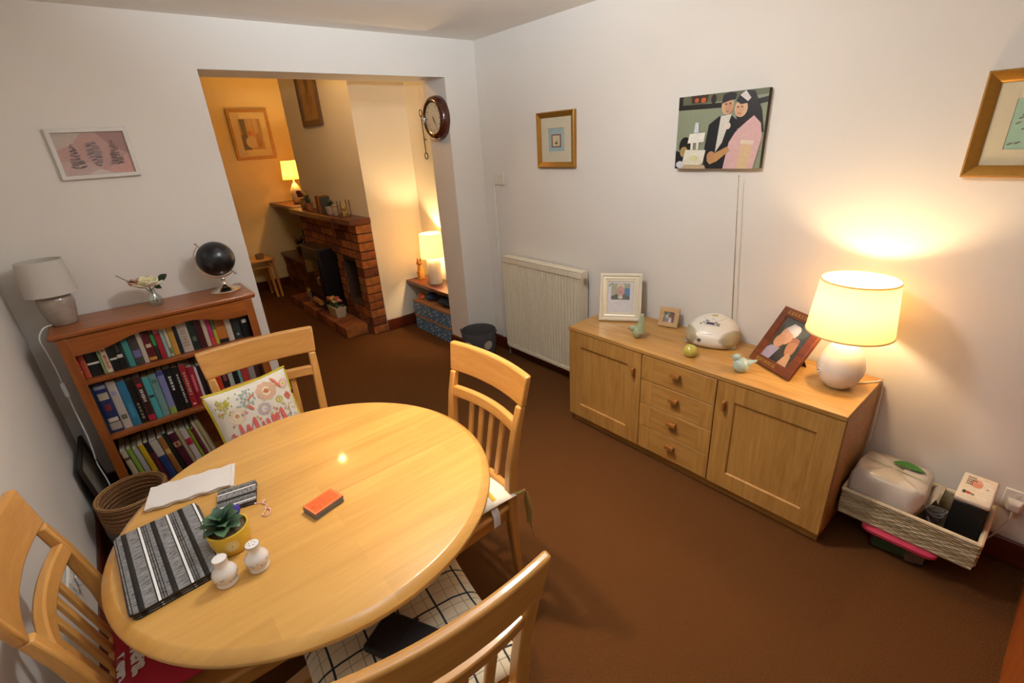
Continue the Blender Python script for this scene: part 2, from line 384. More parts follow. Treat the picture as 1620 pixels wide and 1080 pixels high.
# skirting boards
def skirting(name, x0, x1, y0, y1):
    m = MB(); m.box(x0, x1, y0, y1, 0, .115); ax = 'X' if (x1-x0) > (y1-y0) else 'Y'
    struct(m.build(name, MAHO(ax), bevel=.008))
skirting('baseboard_right', -.016, 0, YN, 0)
skirting('baseboard_left', XL, XL+.016, YN, 0)
skirting('baseboard_back_left', XL+.016, XO1, -.016, 0)
skirting('baseboard_back_right', XO2-.016, -.016, -.016, 0)
skirting('baseboard_reveal', XO2-.016, XO2, .0, T+.016)
skirting('baseboard_chimney', CBX, -.0, CB0-.016, CB0)
skirting('baseboard_far', XLL, 0, YF-.016, YF)
skirting('baseboard_alcove', -.016, 0, T, CB0-.016)

# ------------------------------------------------------------------ ceiling lights (above the frame)
def ceiling_light(loc, label, power, col, radius, drop=.05):
    t = thing('ceiling_light', label, 'light', loc)
    m = MB(); m.lathe([(.055, 0), (.055, -.012), (.02, -.03), (.004, -.035), (.004, -drop+.05), (.018, -drop+.045), (.018, -drop+.005)]); m.build('base', M('#e8e6e0', .4), t)
    m = MB(); m.sphere((0, 0, -drop-.035), .034, rz=.042); m.build('bulb', GLASS((1, .95, .86), .06, 'bulb_glass'), t)
    point_light('bulb_light', (0, 0, -drop-.035), power, col, radius, t)
    return t
def spot_bar():
    t = thing('spotlight_bar', 'two-headed ceiling spotlight bar above the dining table', 'light', (-1.49, -1.625, H), (0, 0, 0))
    m = MB(); m.lathe([(.05, 0), (.05, -.018), (.012, -.024)], 24); m.build('base', M('#d8d4cc', .3, .6), t)
    m = MB(); m.tube([(-.09, .11, -.03), (.09, -.11, -.03)], .009, 10); m.build('bar', M('#d8d4cc', .3, .6), t)
    for k, (ox, oy) in enumerate(((-.075, .095), (.075, -.095))):
        d = Vector((.22+ox*.3, -.42+oy*.3, -2.25)).normalized(); p = Vector((ox, oy, -.06)); sd = d.cross(Vector((1, 0, 0))).normalized(); up = sd.cross(d)
        m = MB(); m.loft([[p+d*a+sd*r*math.cos(2*math.pi*q/20)+up*r*math.sin(2*math.pi*q/20) for q in range(20)] for a, r in ((-.025, .012), (-.015, .024), (.035, .030), (.035, .027), (-.008, .02))], caps=False); m.build('spot_head', M('#cfcac0', .3, .7), t, smooth=40)
        l = bpy.data.lights.new('spot_beam', 'SPOT'); l.energy = SPOT_W[k]; l.color = WARM; l.spot_size = R(74); l.spot_blend = 1.0; l.shadow_soft_size = .028
        o = bpy.data.objects.new('spot_beam', l); COL.objects.link(o); o.parent = t; o.location = p+d*.045; o.rotation_euler = d.to_track_quat('-Z', 'Y').to_euler()
SPOT_W = (82, 54)
spot_bar()
ceiling_light((-1.30, -1.80, H), 'added unseen ceiling fill light in the middle of the dining room', 40, (.93, .96, 1.0), .10, .06)  # invented fitting, out of view, added as even cool fill for the walls
ceiling_light((-1.212, 1.070, HL), 'bare bulb ceiling fitting in the lounge beyond the opening', 14, (1.0, .60, .24), .030)

# ================================================================== dining table
TX, TY, TZ, TR = -2.111, -1.847, .742, .530
def dining_table():
    t = thing('dining_table', 'round pale beech dining table set against the left wall', 'table', (TX, TY, 0))
    m = MB(); prof = [(TR-.05, TZ-.034), (TR-.010, TZ-.034), (TR-.002, TZ-.029), (TR, TZ-.022), (TR-.001, TZ-.0165), (TR-.004, TZ-.0125), (TR-.022, TZ-.0015), (TR-.025, TZ-.0003), (TR-.028, TZ)]
    m.lathe(prof, 96)
    m.build('tabletop', WOOD('beech_top', '#d5a356', '#c48f46', 'X', .8, .34, .30, (.62, .075)), t, smooth=26)
    m = MB(); m.lathe([(TR-.10, TZ-.085), (TR-.10, TZ-.0325)], 64); m.build('apron', BEECH('X'), t)
    m = MB(); m.lathe([(.055, .05), (.065, .10), (.045, .2), (.045, .45), (.065, .58), (.10, TZ-.085)], 28); m.build('pedestal', BEECH('Z'), t)
    for k in range(4):
        a = k*math.pi/2; f = MB(); ca, sa = math.cos(a), math.sin(a)
        def P(r, wdt, z): return (r*ca-wdt*sa, r*sa+wdt*ca, z)
        f.hexa([P(.0, -.03, 0.02), P(.36, -.025, 0), P(.36, .025, 0), P(.0, .03, .02)], [P(.0, -.03, .10), P(.36, -.02, .035), P(.36, .02, .035), P(.0, .03, .10)])
        f.build('foot', BEECH('X'), t, bevel=.006)
dining_table()

# ================================================================== dining chairs
def make_chair():
    t = bpy.data.objects.new('dining_chair', None); COL.objects.link(t)
    for s in (-1, 1):
        m = MB()
        m.bar([(s*.170, -.232, 0), (s*.178, -.212, .25), (s*.182, -.203, .44), (s*.190, -.215, .60), (s*.199, -.240, .75), (s*.204, -.262, .838)],
              [.028, .032, .036, .034, .032, .030], [.030, .036, .042, .036, .030, .026])
        m.build('back_post', BEECH('Z'), t, bevel=.006, smooth=40)
        m = MB(); m.bar([(s*.185, .185, 0), (s*.192, .188, .42)], [.028, .038], [.028, .038]); m.build('front_leg', BEECH('Z'), t, bevel=.006)
        m = MB(); m.hexa([(s*.172-.010, -.19, .365), (s*.172+.010, -.19, .365), (s*.188+.010, .18, .365), (s*.188-.010, .18, .365)],
                         [(s*.172-.010, -.19, .425), (s*.172+.010, -.19, .425), (s*.188+.010, .18, .425), (s*.188-.010, .18, .425)])
        m.build('side_rail', BEECH('Y'), t, bevel=.003)
    m = MB(); m.box(-.18, .18, .178, .198, .365, .425); m.build('front_rail', BEECH('X'), t, bevel=.003)
    m = MB(); m.hexa([(-.205, -.185, .426), (.205, -.185, .426), (.225, .215, .426), (-.225, .215, .426)], [(-.205, -.185, .448), (.205, -.185, .448), (.225, .215, .448), (-.225, .215, .448)])
    m.build('seat', BEECH('Y'), t, bevel=.009, bseg=3)
    def rail(hw, z0, z1, y_z0, y_z1, th, sag, n=14, ends=0.0):
        m = MB(); rings = []
        for i in range(n+1):
            x = -hw + 2*hw*i/n; s = sag*(1-(x/hw)**2)
            e = ends*(abs(x)/hw)**2 * (1 if x > 0 else -1)
            rings.append([(x-e*0, y_z0-s-th/2, z0), (x-e*0, y_z0-s+th/2, z0), (x+e, y_z1-s+th/2, z1), (x+e, y_z1-s-th/2, z1)])
        m.loft(rings); return m
    rail(.222, .836, .952, -.262, -.283, .025, .030, 16, .012).build('top_rail', BEECH('X'), t, bevel=.008, bseg=3)
    rail(.186, .738, .780, -.237, -.246, .024, .026).build('middle_rail', BEECH('X'), t, bevel=.005)
    rail(.172, .475, .510, -.203, -.205, .022, .012).build('lower_rail', BEECH('X'), t, bevel=.005)
    for k in range(4):
        f = -1.0 + 2*k/3; xb, xt = f*.088, f*.098
        m = MB(); m.bar([(xb, -.206-.011, .505), (xb*.5+xt*.5, -.226-.014, .62), (xt, -.2425-.022, .745)], .024, .012); m.build('back_slat', BEECH('Z'), t, bevel=.003)
    return t
CH = make_chair()
def place_chair(o, x, y, rz, label):
    o.location = (x, y, 0); o.rotation_euler = (0, 0, R(rz)); tag(o, label, 'chair', 'beech dining chairs round the table'); return o
CH1 = place_chair(CH, -2.041, -1.237, 175.2, 'beech slat-back dining chair in front of the bookcase, floral cushion on it')
CH2 = place_chair(copy_tree(CH), -1.722, -1.855, 90, 'beech slat-back dining chair facing left, white and yellow striped seat pad tied on')
CH3 = place_chair(copy_tree(CH), -2.100, -2.348, -7, 'nearest beech dining chair, its back cut off by the bottom of the picture')
CH4 = place_chair(copy_tree(CH), -2.465, -1.825, -90, 'beech dining chair against the left wall with a red cushion on its seat')

def pillow_fn(W, Hh, T, pinch=.07):
    def fn(u, v, side, off=0.0):     # u, v in -1..1
        pu = u*(1-pinch*(1-v*v)*abs(u)**3); pv = v*(1-pinch*(1-u*u)*abs(v)**3)
        th = T/2*(max(0, 1-u**4)*max(0, 1-v**4))**.6
        return (pu*W/2, side*(th+off), pv*Hh/2)
    return fn
def pillow(name, mat, W, Hh, T, parent=None, loc=(0,0,0), rot=(0,0,0), n=18, pinch=.07):
    fn = pillow_fn(W, Hh, T, pinch); m = MB(); vs = []; fs = []
    g = [-1+2*i/n for i in range(n+1)]; g = [math.sin(a*math.pi/2) for a in g]
    for side in (-1, 1):
        o = len(vs)
        for v in g:
            for u in g: vs.append(fn(u, v, side))
        for j in range(n):
            for i in range(n):
                q = (o+j*(n+1)+i, o+j*(n+1)+i+1, o+(j+1)*(n+1)+i+1, o+(j+1)*(n+1)+i)
                fs.append(q if side < 0 else tuple(reversed(q)))
    m.add(vs, fs); return m.build(name, mat, parent, loc, rot, smooth=80), fn

# floral cushion leaning on the chair by the bookcase
def floral_cushion():
    t = thing('cushion', 'floral cushion with yellow piping and the word Mum, leaning on a chair', 'cushion', (-2.095, -1.125, .455), (R(-13), R(-3), R(3)))
    W, Hh, TT = .325, .37, .10
    b, fn = pillow('cover', M('#e9dfcd', .95, noise=.03, bump=.15, bscale=500), W, Hh, TT, t, (0, 0, Hh/2))
    pts = []
    for k in range(96):
        a = k/96*4; e = int(a); f = a-e; u, v = [(-1+2*f, -1), (1, -1+2*f), (1-2*f, 1), (-1, 1-2*f)][e]; p = fn(u, v, -1); pts.append((p[0]*1.005, p[1], p[2]*1.005+Hh/2))
    m = MB(); m.tube(pts+[pts[0]], .006, 8); m.build('piping', M('#c9b32a', .8), t)
    # printed flowers
    random.seed(5); shapes = []
    def flower(u, v, r, col, ccol, pet=9):
        pl = []
        for i in range(36):
            a = 2*math.pi*i/36; rr = r*(.88+.12*abs(math.cos(pet*a/2))); pl.append((u+rr*math.cos(a), v+rr*math.sin(a)*W/Hh))
        shapes.append(('p', pl, col)); shapes.append(('e', u, v, r*.42, r*.42, '#efe3c4')); shapes.append(('e', u, v, r*.26, r*.26, ccol))
    flower(.34, .68, .26, '#dcb08f', '#c8783e'); flower(-.50, .38, .22, '#e6cfae', '#cf9a6a'); flower(.80, .68, .14, '#dcb49a', '#cdb040')
    flower(.14, .30, .17, '#c6b2ae', '#e0d4d0'); flower(.56, .38, .10, '#cdbf55', '#b9a02c'); flower(.70, -.35, .2, '#e3c3a0', '#c8783e'); flower(-.62, -.55, .2, '#dcb08f', '#cdb040')
    for i in range(46):
        u, v = random.uniform(-.3, .0)+random.uniform(-.12, .05), random.uniform(.5, .9); shapes.append(('e', u, v, .022, .030, '#9fb0a2'))
    for i in range(40):
        u, v = random.uniform(-.88, -.5), random.uniform(.45, .86); shapes.append(('e', u, v, .018, .030, '#b9ac2e'))
    for i in range(50):
        u, v = random.uniform(.45, .9), random.uniform(-.3, .25); shapes.append(('e', u, v, .014, .022, random.choice(['#93a59b', '#a8a98f', '#b78d70'])))
    for i in range(40):
        u, v = random.uniform(-.85, .85), random.uniform(-.2, .8); shapes.append(('e', u, v, .03, .03, random.choice(['#d58a5a', '#d9a58c', '#c7a89a', '#cdbb6a', '#d97a5a', '#c9b6c2'])))
    for (u, v) in ((.60, .84), (.66, .72), (-.14, .46), (.78, .36), (.84, .40), (-.72, -.05), (-.66, -.2)):
        shapes.append(('e', u, v, .035, .10, .6, '#d9705a'))
    cols = []; mb = MB(); TO = Vector((0, 0, Hh/2))
    for k, sh in enumerate(shapes):
        pts = circ(sh[1], sh[2], sh[3], sh[4], 9, sh[5] if len(sh) > 6 else 0) if sh[0] == 'e' else sh[1]
        if sh[-1] not in cols: cols.append(sh[-1])
        cu = sum(p[0] for p in pts)/len(pts); cv = sum(p[1] for p in pts)/len(pts)
        off = .0012+k*.000012
        def S(u, v): p = fn(max(-.97, min(.97, u)), max(-.97, min(.97, v)), -1, off); return (p[0], p[1], p[2]+Hh/2)
        mid = [(cu+(a-cu)*.5, cv+(b_-cv)*.5) for a, b_ in pts]; n = len(pts)
        mb.add([S(cu, cv)]+[S(*p) for p in mid]+[S(*p) for p in pts],
               [(0, 1+i, 1+(i+1) % n) for i in range(n)]+[(1+i, 1+n+i, 1+n+(i+1) % n, 1+(i+1) % n) for i in range(n)], cols.index(sh[-1]))
    mb.build('flower_print', [M(c, .95, noise=.04) for c in cols], t, smooth=80)['kind'] = 'stuff'
    ST = [[((-.086, .034), (-.083, -.047)), ((-.058, .022), (-.056, -.031)), ((-.028, .041), (-.024, -.042))], [((-.002, .010), (-.002, -.027)), ((.018, .013), (.021, -.030))], [((.041, .021), (.041, -.014)), ((.058, .022), (.059, -.010)), ((.081, .033), (.086, -.024))]]
    def surf(x, z): q = fn(x/(W/2), z/(Hh/2), -1, .0035); return (q[0], q[1], q[2]+Hh/2)
    def stroke(mb, p, q, w0, w1, n=8):
        d = Vector((q[0]-p[0], q[1]-p[1])); nn = Vector((-d.y, d.x)).normalized(); vs = []
        for k in range(n+1):
            f = k/n; w_ = (w0+(w1-w0)*f)*(1-.35*abs(2*f-1)**6)/2; c = Vector(p)+d*f
            vs += [surf(c.x-nn.x*w_, c.y-nn.y*w_), surf(c.x, c.y), surf(c.x+nn.x*w_, c.y+nn.y*w_)]
        mb.add(vs, [(3*k+o_, 3*k+3+o_, 3*k+4+o_, 3*k+1+o_) for k in range(n) for o_ in (0, 1)])
    for li, strokes in enumerate(ST):
        mb = MB()
        for k, (a, b_) in enumerate(strokes):
            stroke(mb, a, b_, .013 if li != 1 else .010, .017 if li != 1 else .010)
            if k+1 < len(strokes):
                if li == 1: stroke(mb, (b_[0]+.002, b_[1]+.002), (strokes[k+1][0][0], strokes[k+1][0][1]-.012), .004, .003, 5)
                else: stroke(mb, (b_[0]+.003, b_[1]+.014), (strokes[k+1][0][0]-.002, strokes[k+1][0][1]-.002), .004, .004, 5)
        stroke(mb, (strokes[-1][1][0]+.002, strokes[-1][1][1]+.004), (strokes[-1][1][0]+.014, strokes[-1][1][1]+.016), .004, .002, 4)
        mb.build('letter', M('#dc6a60', .9), t, smooth=0)
floral_cushion()

def seat_pad(name, label, mat, x, y, rz, W, D, T, z, cat='cushion'):
    t = thing(name, label, cat, (x, y, z), (0, 0, R(rz)))
    b, fn = pillow('cover', mat, W, D, T, t, (0, 0, T/2), (R(-90), 0, 0), pinch=.05)
    return t, fn
# white and yellow pad on the right-hand chair
t, fn = seat_pad('seat_cushion', 'plump white seat pad with yellow stripes tied to the right-hand chair', M('#e8e2d3', .95, noise=.03), -1.722, -1.855, 90, .43, .42, .075, .449)
mb = MB()
for vv in (-.62, -.42, .05, .25):
    for w_ in (0,):
        pts = []
        for i in range(21):
            u = -.93+1.86*i/20
            for dv in (0, .075):
                p = fn(u, vv+dv, 1, .0015); pts.append((p[0], p[2]*-1*-1, p[1]+.0375))
        mb.add(pts, [(2*i, 2*i+2, 2*i+3, 2*i+1) for i in range(20)])
mb.build('stripe', M('#d9b23c', .95), t, smooth=80)
for s in (-1, 1):
    mb = MB(); mb.tube([(s*.195, -.2, .035), (s*.21, -.225, .035), (s*.225, -.24, .05), (s*.222, -.255, .02)], .006, 6)
    mb.tube([(s*.222, -.25, .03), (s*.23, -.262, -.05), (s*.215, -.268, -.12), (s*.225, -.272, -.19)], [.006, .009, .007, .002], 6)
    mb.tube([(s*.222, -.25, .03), (s*.205, -.26, -.03), (s*.20, -.27, -.09), (s*.195, -.272, -.15)], [.006, .008, .006, .002], 6)
    mb.build('tie', M('#b39a52', .9), t)
mb = MB(); mb.loft([[(-.2, -.13, .02), (-.2, -.10, .02), (-.198, -.10, .022), (-.198, -.13, .022)], [(-.212, -.13, -.0), (-.212, -.10, -.0), (-.21, -.10, 0), (-.21, -.13, 0)], [(-.212, -.13, -.05), (-.212, -.10, -.05), (-.21, -.10, -.05), (-.21, -.13, -.05)]]); mb.build('care_tag', M('#e6e4e2', .8), t)
# checked pad on the near chair
t, fn = seat_pad('seat_cushion', 'thick cream seat pad with dark window-check lines on the nearest chair', CHECK(), -2.093, -2.300, -7, .47, .46, .10, .449)
# dark case lying on it
t = thing('glasses_case', 'flat black case lying on the checked seat pad', 'case', (-2.105, -2.345, .5505), (R(2), 0, R(28)))
m = MB(); m.box(-.055, .055, -.09, .09, 0, .022); m.build('case_body', M('#0f0f14', .6), t, bevel=.008); m = MB(); m.box(-.056, .056, -.004, .004, .021, .0235); m.build('flap_edge', M('#1d1d24', .5), t)
# red printed cushion on the left chair
t = thing('cushion', 'red cushion printed with white words on the chair by the left wall', 'cushion', (-2.488, -1.84, .462), (R(-5), 0, R(-90)))
b, fn = pillow('cover', M('#b01f33', .9, noise=.06), .36, .40, .07, t, (0, 0, .035), (R(-90), 0, 0), pinch=.03)
def red_text(txt, size, ox, oy):
    vs, fs = text_mesh(txt, size, .0035, 0); out = []
    for p in vs:
        X, Y = p[0]+ox, p[1]+oy; q = fn(max(-.97, min(.97, X/.18)), max(-.985, min(.985, Y/.2)), 1, .003); out.append((q[0], q[2], q[1]+.035))
    mb = MB(); mb.add(out, fs); mb.build('lettering', M('#e4ded8', .9), t, smooth=0)
red_text('owers,', .048, .045, -.143)
red_text('mowe', .032, .055, -.182)

# ================================================================== bookcase
BX0, BX1, BD, BZ = -2.7185, -1.862, .334, 1.005
def bookcase():
    cx = (BX0+BX1)/2; W = BX1-BX0; iw = W-.05
    t = thing('bookcase', 'orange-stained pine bookcase with three shelves of books', 'bookcase', (cx, -.012, 0))
    f = -.312
    m = MB(); m.box(-W/2, W/2, -BD+.012, 0, BZ-.028, BZ); m.build('top', PINE('X'), t, bevel=.010, bseg=3)
    for s in (-1, 1):
        m = MB(); a, b = sorted((s*iw/2, s*(iw/2-.020))); m.box(a, b, f+.0, 0, 0, BZ-.028); m.build('side_panel', PINE('Z'), t, bevel=.002)
        m = MB(); a, b = sorted((s*(iw/2+.002), s*(iw/2-.038))); m.box(a, b, f-.008, f, 0, BZ-.028); m.build('stile', PINE('Z'), t, bevel=.003)
    for k, z in enumerate((.075, .452, .760)):
        m = MB(); m.box(-iw/2+.020, iw/2-.020, f+.004, -.008, z-.022, z); m.build('shelf', PINE('X'), t, bevel=.003)
    m = MB(); m.box(-iw/2+.02, iw/2-.02, -.008, 0, .05, BZ-.03); m.build('back_panel', PINE('X'), t, smooth=0)
    # shaped apron under the top
    a = iw/2-.038; up = BZ-.0285
    n = 40; lo = []
    for i in range(n+1):
        x = -a+2*a*i/n; q = abs(x)/a
        d = .085 if q > .82 else .085-.042*(.5+.5*math.cos(math.pi*(q/.82))) if q > .0 else .043
        if q < .25: d = .043+.012*math.cos(q/.25*math.pi/2)**2
        elif q <= .82: d = .043+.042*(.5-.5*math.cos(math.pi*(q-.25)/.57))
        lo.append((x, up-d))
    m = MB(); rings = []
    for x, z in lo: rings.append([(x, f-.006, z), (x, f+.010, z), (x, f+.010, up), (x, f-.006, up)])
    m.loft(rings); m.build('apron', PINE('X'), t, smooth=30)
    m = MB(); m.box(-a, a, f-.004, f+.012, 0, .053); m.build('plinth', PINE('X'), t, bevel=.003)
    return t
bookcase()
ORD = ['first', 'second', 'third', 'fourth', 'fifth', 'sixth', 'seventh', 'eighth', 'ninth', 'tenth', 'eleventh', 'twelfth', 'thirteenth', 'fourteenth', 'fifteenth', 'sixteenth', 'seventeenth', 'eighteenth', 'nineteenth', 'twentieth', 'twenty-first', 'twenty-second', 'twenty-third', 'twenty-fourth', 'twenty-fifth', 'twenty-sixth', 'twenty-seventh', 'twenty-eighth']
def book(x0, x1, z, h, depth, col, label, bands=(), lean=0, yf=-.285, group=None, dark=False, letters=None):
    """upright book, spine facing the room; bands = (z0, z1, colour[, width fraction]) printed on the spine"""
    w = max(.004, x1-x0-.0012); d = depth
    t = thing('book', label, 'book', ((x0+x1)/2, yf, z), (0, R(lean), 0), group)
    cm = M(col, .42, noise=.08, nscale=40); c = .0014
    m = MB(); seg = 6; outer = []
    for i in range(seg+1):
        a = math.pi*i/seg; outer.append((-w/2*math.cos(a), -.003*math.sin(a)))
    prof = [(-w/2, d)]+outer+[(w/2, d), (w/2-c, d), (w/2-c, c), (-w/2+c, c), (-w/2+c, d)]
    m.loft([[(p[0], p[1], 0) for p in prof], [(p[0], p[1], h) for p in prof]], caps=False)
    n = len(prof); o = len(m.v)-2*n
    m.build('cover', cm, t, smooth=40)
    if w > .004:
        m = MB(); m.box(-w/2+c, w/2-c, c, d-.003, .003, h-.003); m.build('pages', M('#d9ccb0', .9, noise=.05, nscale=80), t, smooth=0)
    groups = [[b_] for b_ in bands if len(b_) < 5]+([[b_ for b_ in bands if len(b_) == 5]] if any(len(b_) == 5 for b_ in bands) else [])
    for gi, gp in enumerate(groups):
        m = MB()
        for bd in gp:
            z0, z1, bc = bd[:3]; f = bd[3] if len(bd) > 3 else 1.0; rr = []
            for zz in (z0*h, z1*h): rr.append([(-w/2*math.cos(math.pi*i/8)*f, -.0012-.0003*gi-.003*max(0, math.sin(math.pi*i/8)), zz) for i in range(9)])
            m.loft(rr, caps=False, closed=False)
        o = m.build('spine_lettering' if len(gp[0]) == 5 else 'spine_label', M(gp[0][2], .5, noise=.05), t, smooth=40)
        if len(gp) > 1: o['kind'] = 'stuff'
    return t
def letters(z0, z1, col, n=6, f=.45):
    out = []; s = (z1-z0)/n
    for i in range(n): out.append((z0+i*s, z0+i*s+s*random.uniform(.5, .8), col, f*random.uniform(.7, 1), 1))
    return out
random.seed(3)
top = [-2.668,-2.655,-2.632,-2.585,-2.574,-2.547,-2.517,-2.494,-2.484,-2.458,-2.422,-2.401,-2.368,-2.351,-2.327,-2.311,-2.295,-2.269,-2.252,-2.207,-2.174,-2.144,-2.124,-2.102,-2.084,-2.039,-2.011,-1.968,-1.924]
top_b = [('thin red', '#b5331c', [(.2, .26, '#e5c79a', .7)]), ('salmon pink', '#b9573f', [(.72, .98, '#b9a49b')]), ('thick black', '#0e0e10', [(.36, .42, '#d9d4c8')]),
 ('thin pale green', '#7d9460', []), ('cream and red lettered', '#d0c3a3', letters(.12, .55, '#b54a3c', 7, .6)+letters(.65, .9, '#6f6656', 4, .6)), ('black, white banded', '#101012', [(.36, .42, '#cfc9bd')]),
 ('black, cream banded', '#15130f', [(.36, .46, '#d0bfae')]+letters(.55, .9, '#4b463f', 5)), ('thin dark teal', '#26403f', []), ('bright teal', '#3f8580', [(.85, .97, '#35706c')]),
 ('dark grey and lilac', '#3f3a36', [(.25, .5, '#6a6390', .9)]), ('narrow cream', '#b9ab98', []), ('dark red, yellow footed', '#571519', [(.05, .15, '#c08a2c'), (.5, .62, '#c9a88f', .7)]),
 ('dark with bright green panel', '#2a2426', [(.45, .8, '#2f8f46')]), ('narrow red', '#94202a', [(.8, .95, '#b5626a')]), ('pale aqua', '#93a79d', []), ('cream and green', '#bcb499', [(.1, .3, '#6f7f4a', .8)]),
 ('orange yellow', '#b98a35', []), ('navy', '#1d2033', []), ('wide pale grey', '#b1a292', letters(.2, .8, '#9a8a7c', 6, .7)), ('wide bottle green', '#1f2a22', [(.3, .45, '#5a6350', .6)]), ('dark maroon', '#3f0f17', []),
 ('thin ivory', '#b8a78f', []), ('magenta pink', '#a52a58', [(.0, .25, '#c2363f')]), ('yellow and green', '#a89a30', [(.55, .95, '#4f6638')]), ('orange, black footed', '#b5692a', [(0, .14, '#17151a'), (.6, .85, '#8f4f1f', .8)]),
 ('slim white', '#c2b5a3', []), ('dark slate green', '#212b2b', [(.12, .2, '#8b938f', .35)]), ('black, white labelled', '#0f0f10', [(.5, .62, '#cfcac1', .6)])]
for i, (nm, c, bands) in enumerate(top_b):
    h = random.uniform(.150, .172); book(top[i], top[i+1], .761, h, random.uniform(.12, .17), c, f'{nm} book, {ORD[i]} from the left on the top shelf', bands, yf=-.285+random.uniform(-.004, .006), group='books on the top shelf')
mid = [-2.668,-2.651,-2.6,-2.563,-2.527,-2.497,-2.463,-2.434,-2.4,-2.37,-2.332,-2.302,-2.271,-2.24,-2.227,-2.208,-2.185,-2.16,-2.132,-2.1,-2.075,-2.05,-2.034,-1.997,-1.963,-1.93,-1.910]
mid_b = [('thin dark navy', '#1b2b3d', [], .265), ('wide blue picture-spined', '#27315c', [(.05, .2, '#a89888', .9), (.22, .3, '#d1bfa4', .8), (.45, .58, '#7d2a33', .5), (.68, .82, '#b7a78f', .8), (.9, .97, '#8a8a96', .9)], .265),
 ('tall white', '#b9ada2', [(.2, .3, '#6f6450', .7), (.72, .8, '#9a93b0', .6)], .262), ('teal blue', '#2f6f8f', [(.2, .5, '#3d86a6', .5)], .25), ('black, gold lettered', '#17120f', letters(.1, .5, '#8f8266', 5), .245),
 ('maroon, white lettered', '#381c1b', letters(.45, .75, '#c9c0b4', 6, .5)+[(.02, .14, '#b02430', .9), (.78, .86, '#b02430', .6)], .25), ('slim turquoise', '#4a9a9c', [(.52, .58, '#28302f', .8)], .235), ('grey teal', '#6d8f8b', [(.8, .88, '#4c6b68', .7)], .24),
 ('lilac, green footed', '#7c7ca8', [(.0, .16, '#8a9a4a'), (.9, 1, '#3d3f78')], .25), ('wide black, white titled', '#101014', letters(.5, .85, '#c7c3b8', 5, .45), .25), ('black with long white title', '#121212', letters(.15, .85, '#bdb8ac', 12, .4), .245),
 ('wide bright red', '#8f1c22', letters(.3, .85, '#b58f78', 9, .5)+[(.06, .1, '#d9cbbb', .5)], .25), ('red and pink', '#8c1a2c', [(.35, .8, '#c9626a', .45)], .225), ('thin white', '#c5bcb2', [], .215),
 ('dark plum', '#2c1620', [], .22), ('dark brown', '#33211a', [], .215), ('thin brown', '#4a2e20', [], .21),
 ('orange red', '#b0331b', [], .235), ('purple black', '#2c1a22', [(.4, .6, '#84404c', .6)], .23), ('pale sage', '#a5a795', [], .235), ('small black', '#14161b', [], .225), ('thin sea green', '#5fa08c', [], .235), ('plain scarlet', '#a83233', [], .235),
 ('wide silver grey', '#8d857e', [], .235), ('chestnut brown', '#4a261d', [], .225), ('olive', '#4a4331', [], .22)]
for i, (nm, c, bands, h) in enumerate(mid_b):
    book(mid[i], mid[i+1], .453, h, random.uniform(.15, .19), c, f'{nm} book, {ORD[i]} from the left on the middle shelf', bands, yf=-.285+random.uniform(-.004, .006), group='books on the middle shelf')
bot_b = [('cream, brown banded', '#b7a98a', [(.78, .84, '#5a3320')], .026), ('lime green', '#7f9a38', [], .020), ('plain white', '#aaa69c', [], .026), ('yellow topped', '#c19a1f', [(0, .35, '#3f6b4c')], .024), ('crimson and black', '#5a1f28', [(.75, 1, '#1a1a1c')], .022),
 ('blue with white top', '#2c3a66', [(.62, 1, '#b5aca0')], .036), ('tan and orange', '#95602f', [(.6, .72, '#c7a35f', .8)], .028), ('very dark green', '#16211a', [], .018), ('maroon with red label', '#4a1a28', [(.68, .8, '#b88f62', .9), (.7, .78, '#7d2420', .6)], .034),
 ('narrow beige', '#a3916f', [], .018), ('white, crimson spotted', '#bfb3ac', [(.62, .78, '#a81e36', .9)], .030), ('acid green', '#8d9a2a', [], .018), ('thin burgundy', '#6b1a30', [], .012), ('slim cream', '#bdae93', [], .016), ('broad buff', '#a8986f', [], .020)]
xx = -2.634
for i, (nm, c, bands, wd) in enumerate(bot_b):
    h = random.uniform(.245, .30); lean = -5 - i*.25
    book(xx, xx+wd, .0775, h, random.uniform(.15, .19), c, f'{nm} book, {ORD[i]} from the left on the bottom shelf', bands, lean, yf=-.285+random.uniform(-.006, .008), group='books on the bottom shelf'); xx += wd+.0022
t = thing('book', 'teal book lying flat at the right end of the bottom shelf', 'book', (-2.10, -.19, .0755), (0, 0, R(8)), 'books on the bottom shelf')
m = MB(); m.box(-.10, .10, -.09, .09, 0, .003); m.box(-.10, .10, -.09, .09, .032, .035); m.box(-.10, -.098, -.09, .09, .003, .032); m.build('cover', M('#4a8292', .45), t, smooth=0)
m = MB(); m.box(-.097, .094, -.086, .086, .003, .032); m.build('pages', M('#d9ccb0', .9), t, smooth=0)
t = thing('book', 'pale blue book lying flat on the teal one', 'book', (-2.11, -.19, .111), (0, 0, R(2)), 'books on the bottom shelf')
m = MB(); m.box(-.09, .09, -.085, .085, 0, .003); m.box(-.09, .09, -.085, .085, .024, .027); m.box(-.09, -.088, -.085, .085, .003, .024); m.build('cover', M('#7fa0ac', .45), t, smooth=0)
m = MB(); m.box(-.087, .084, -.081, .081, .003, .024); m.build('pages', M('#d9ccb0', .9), t, smooth=0)

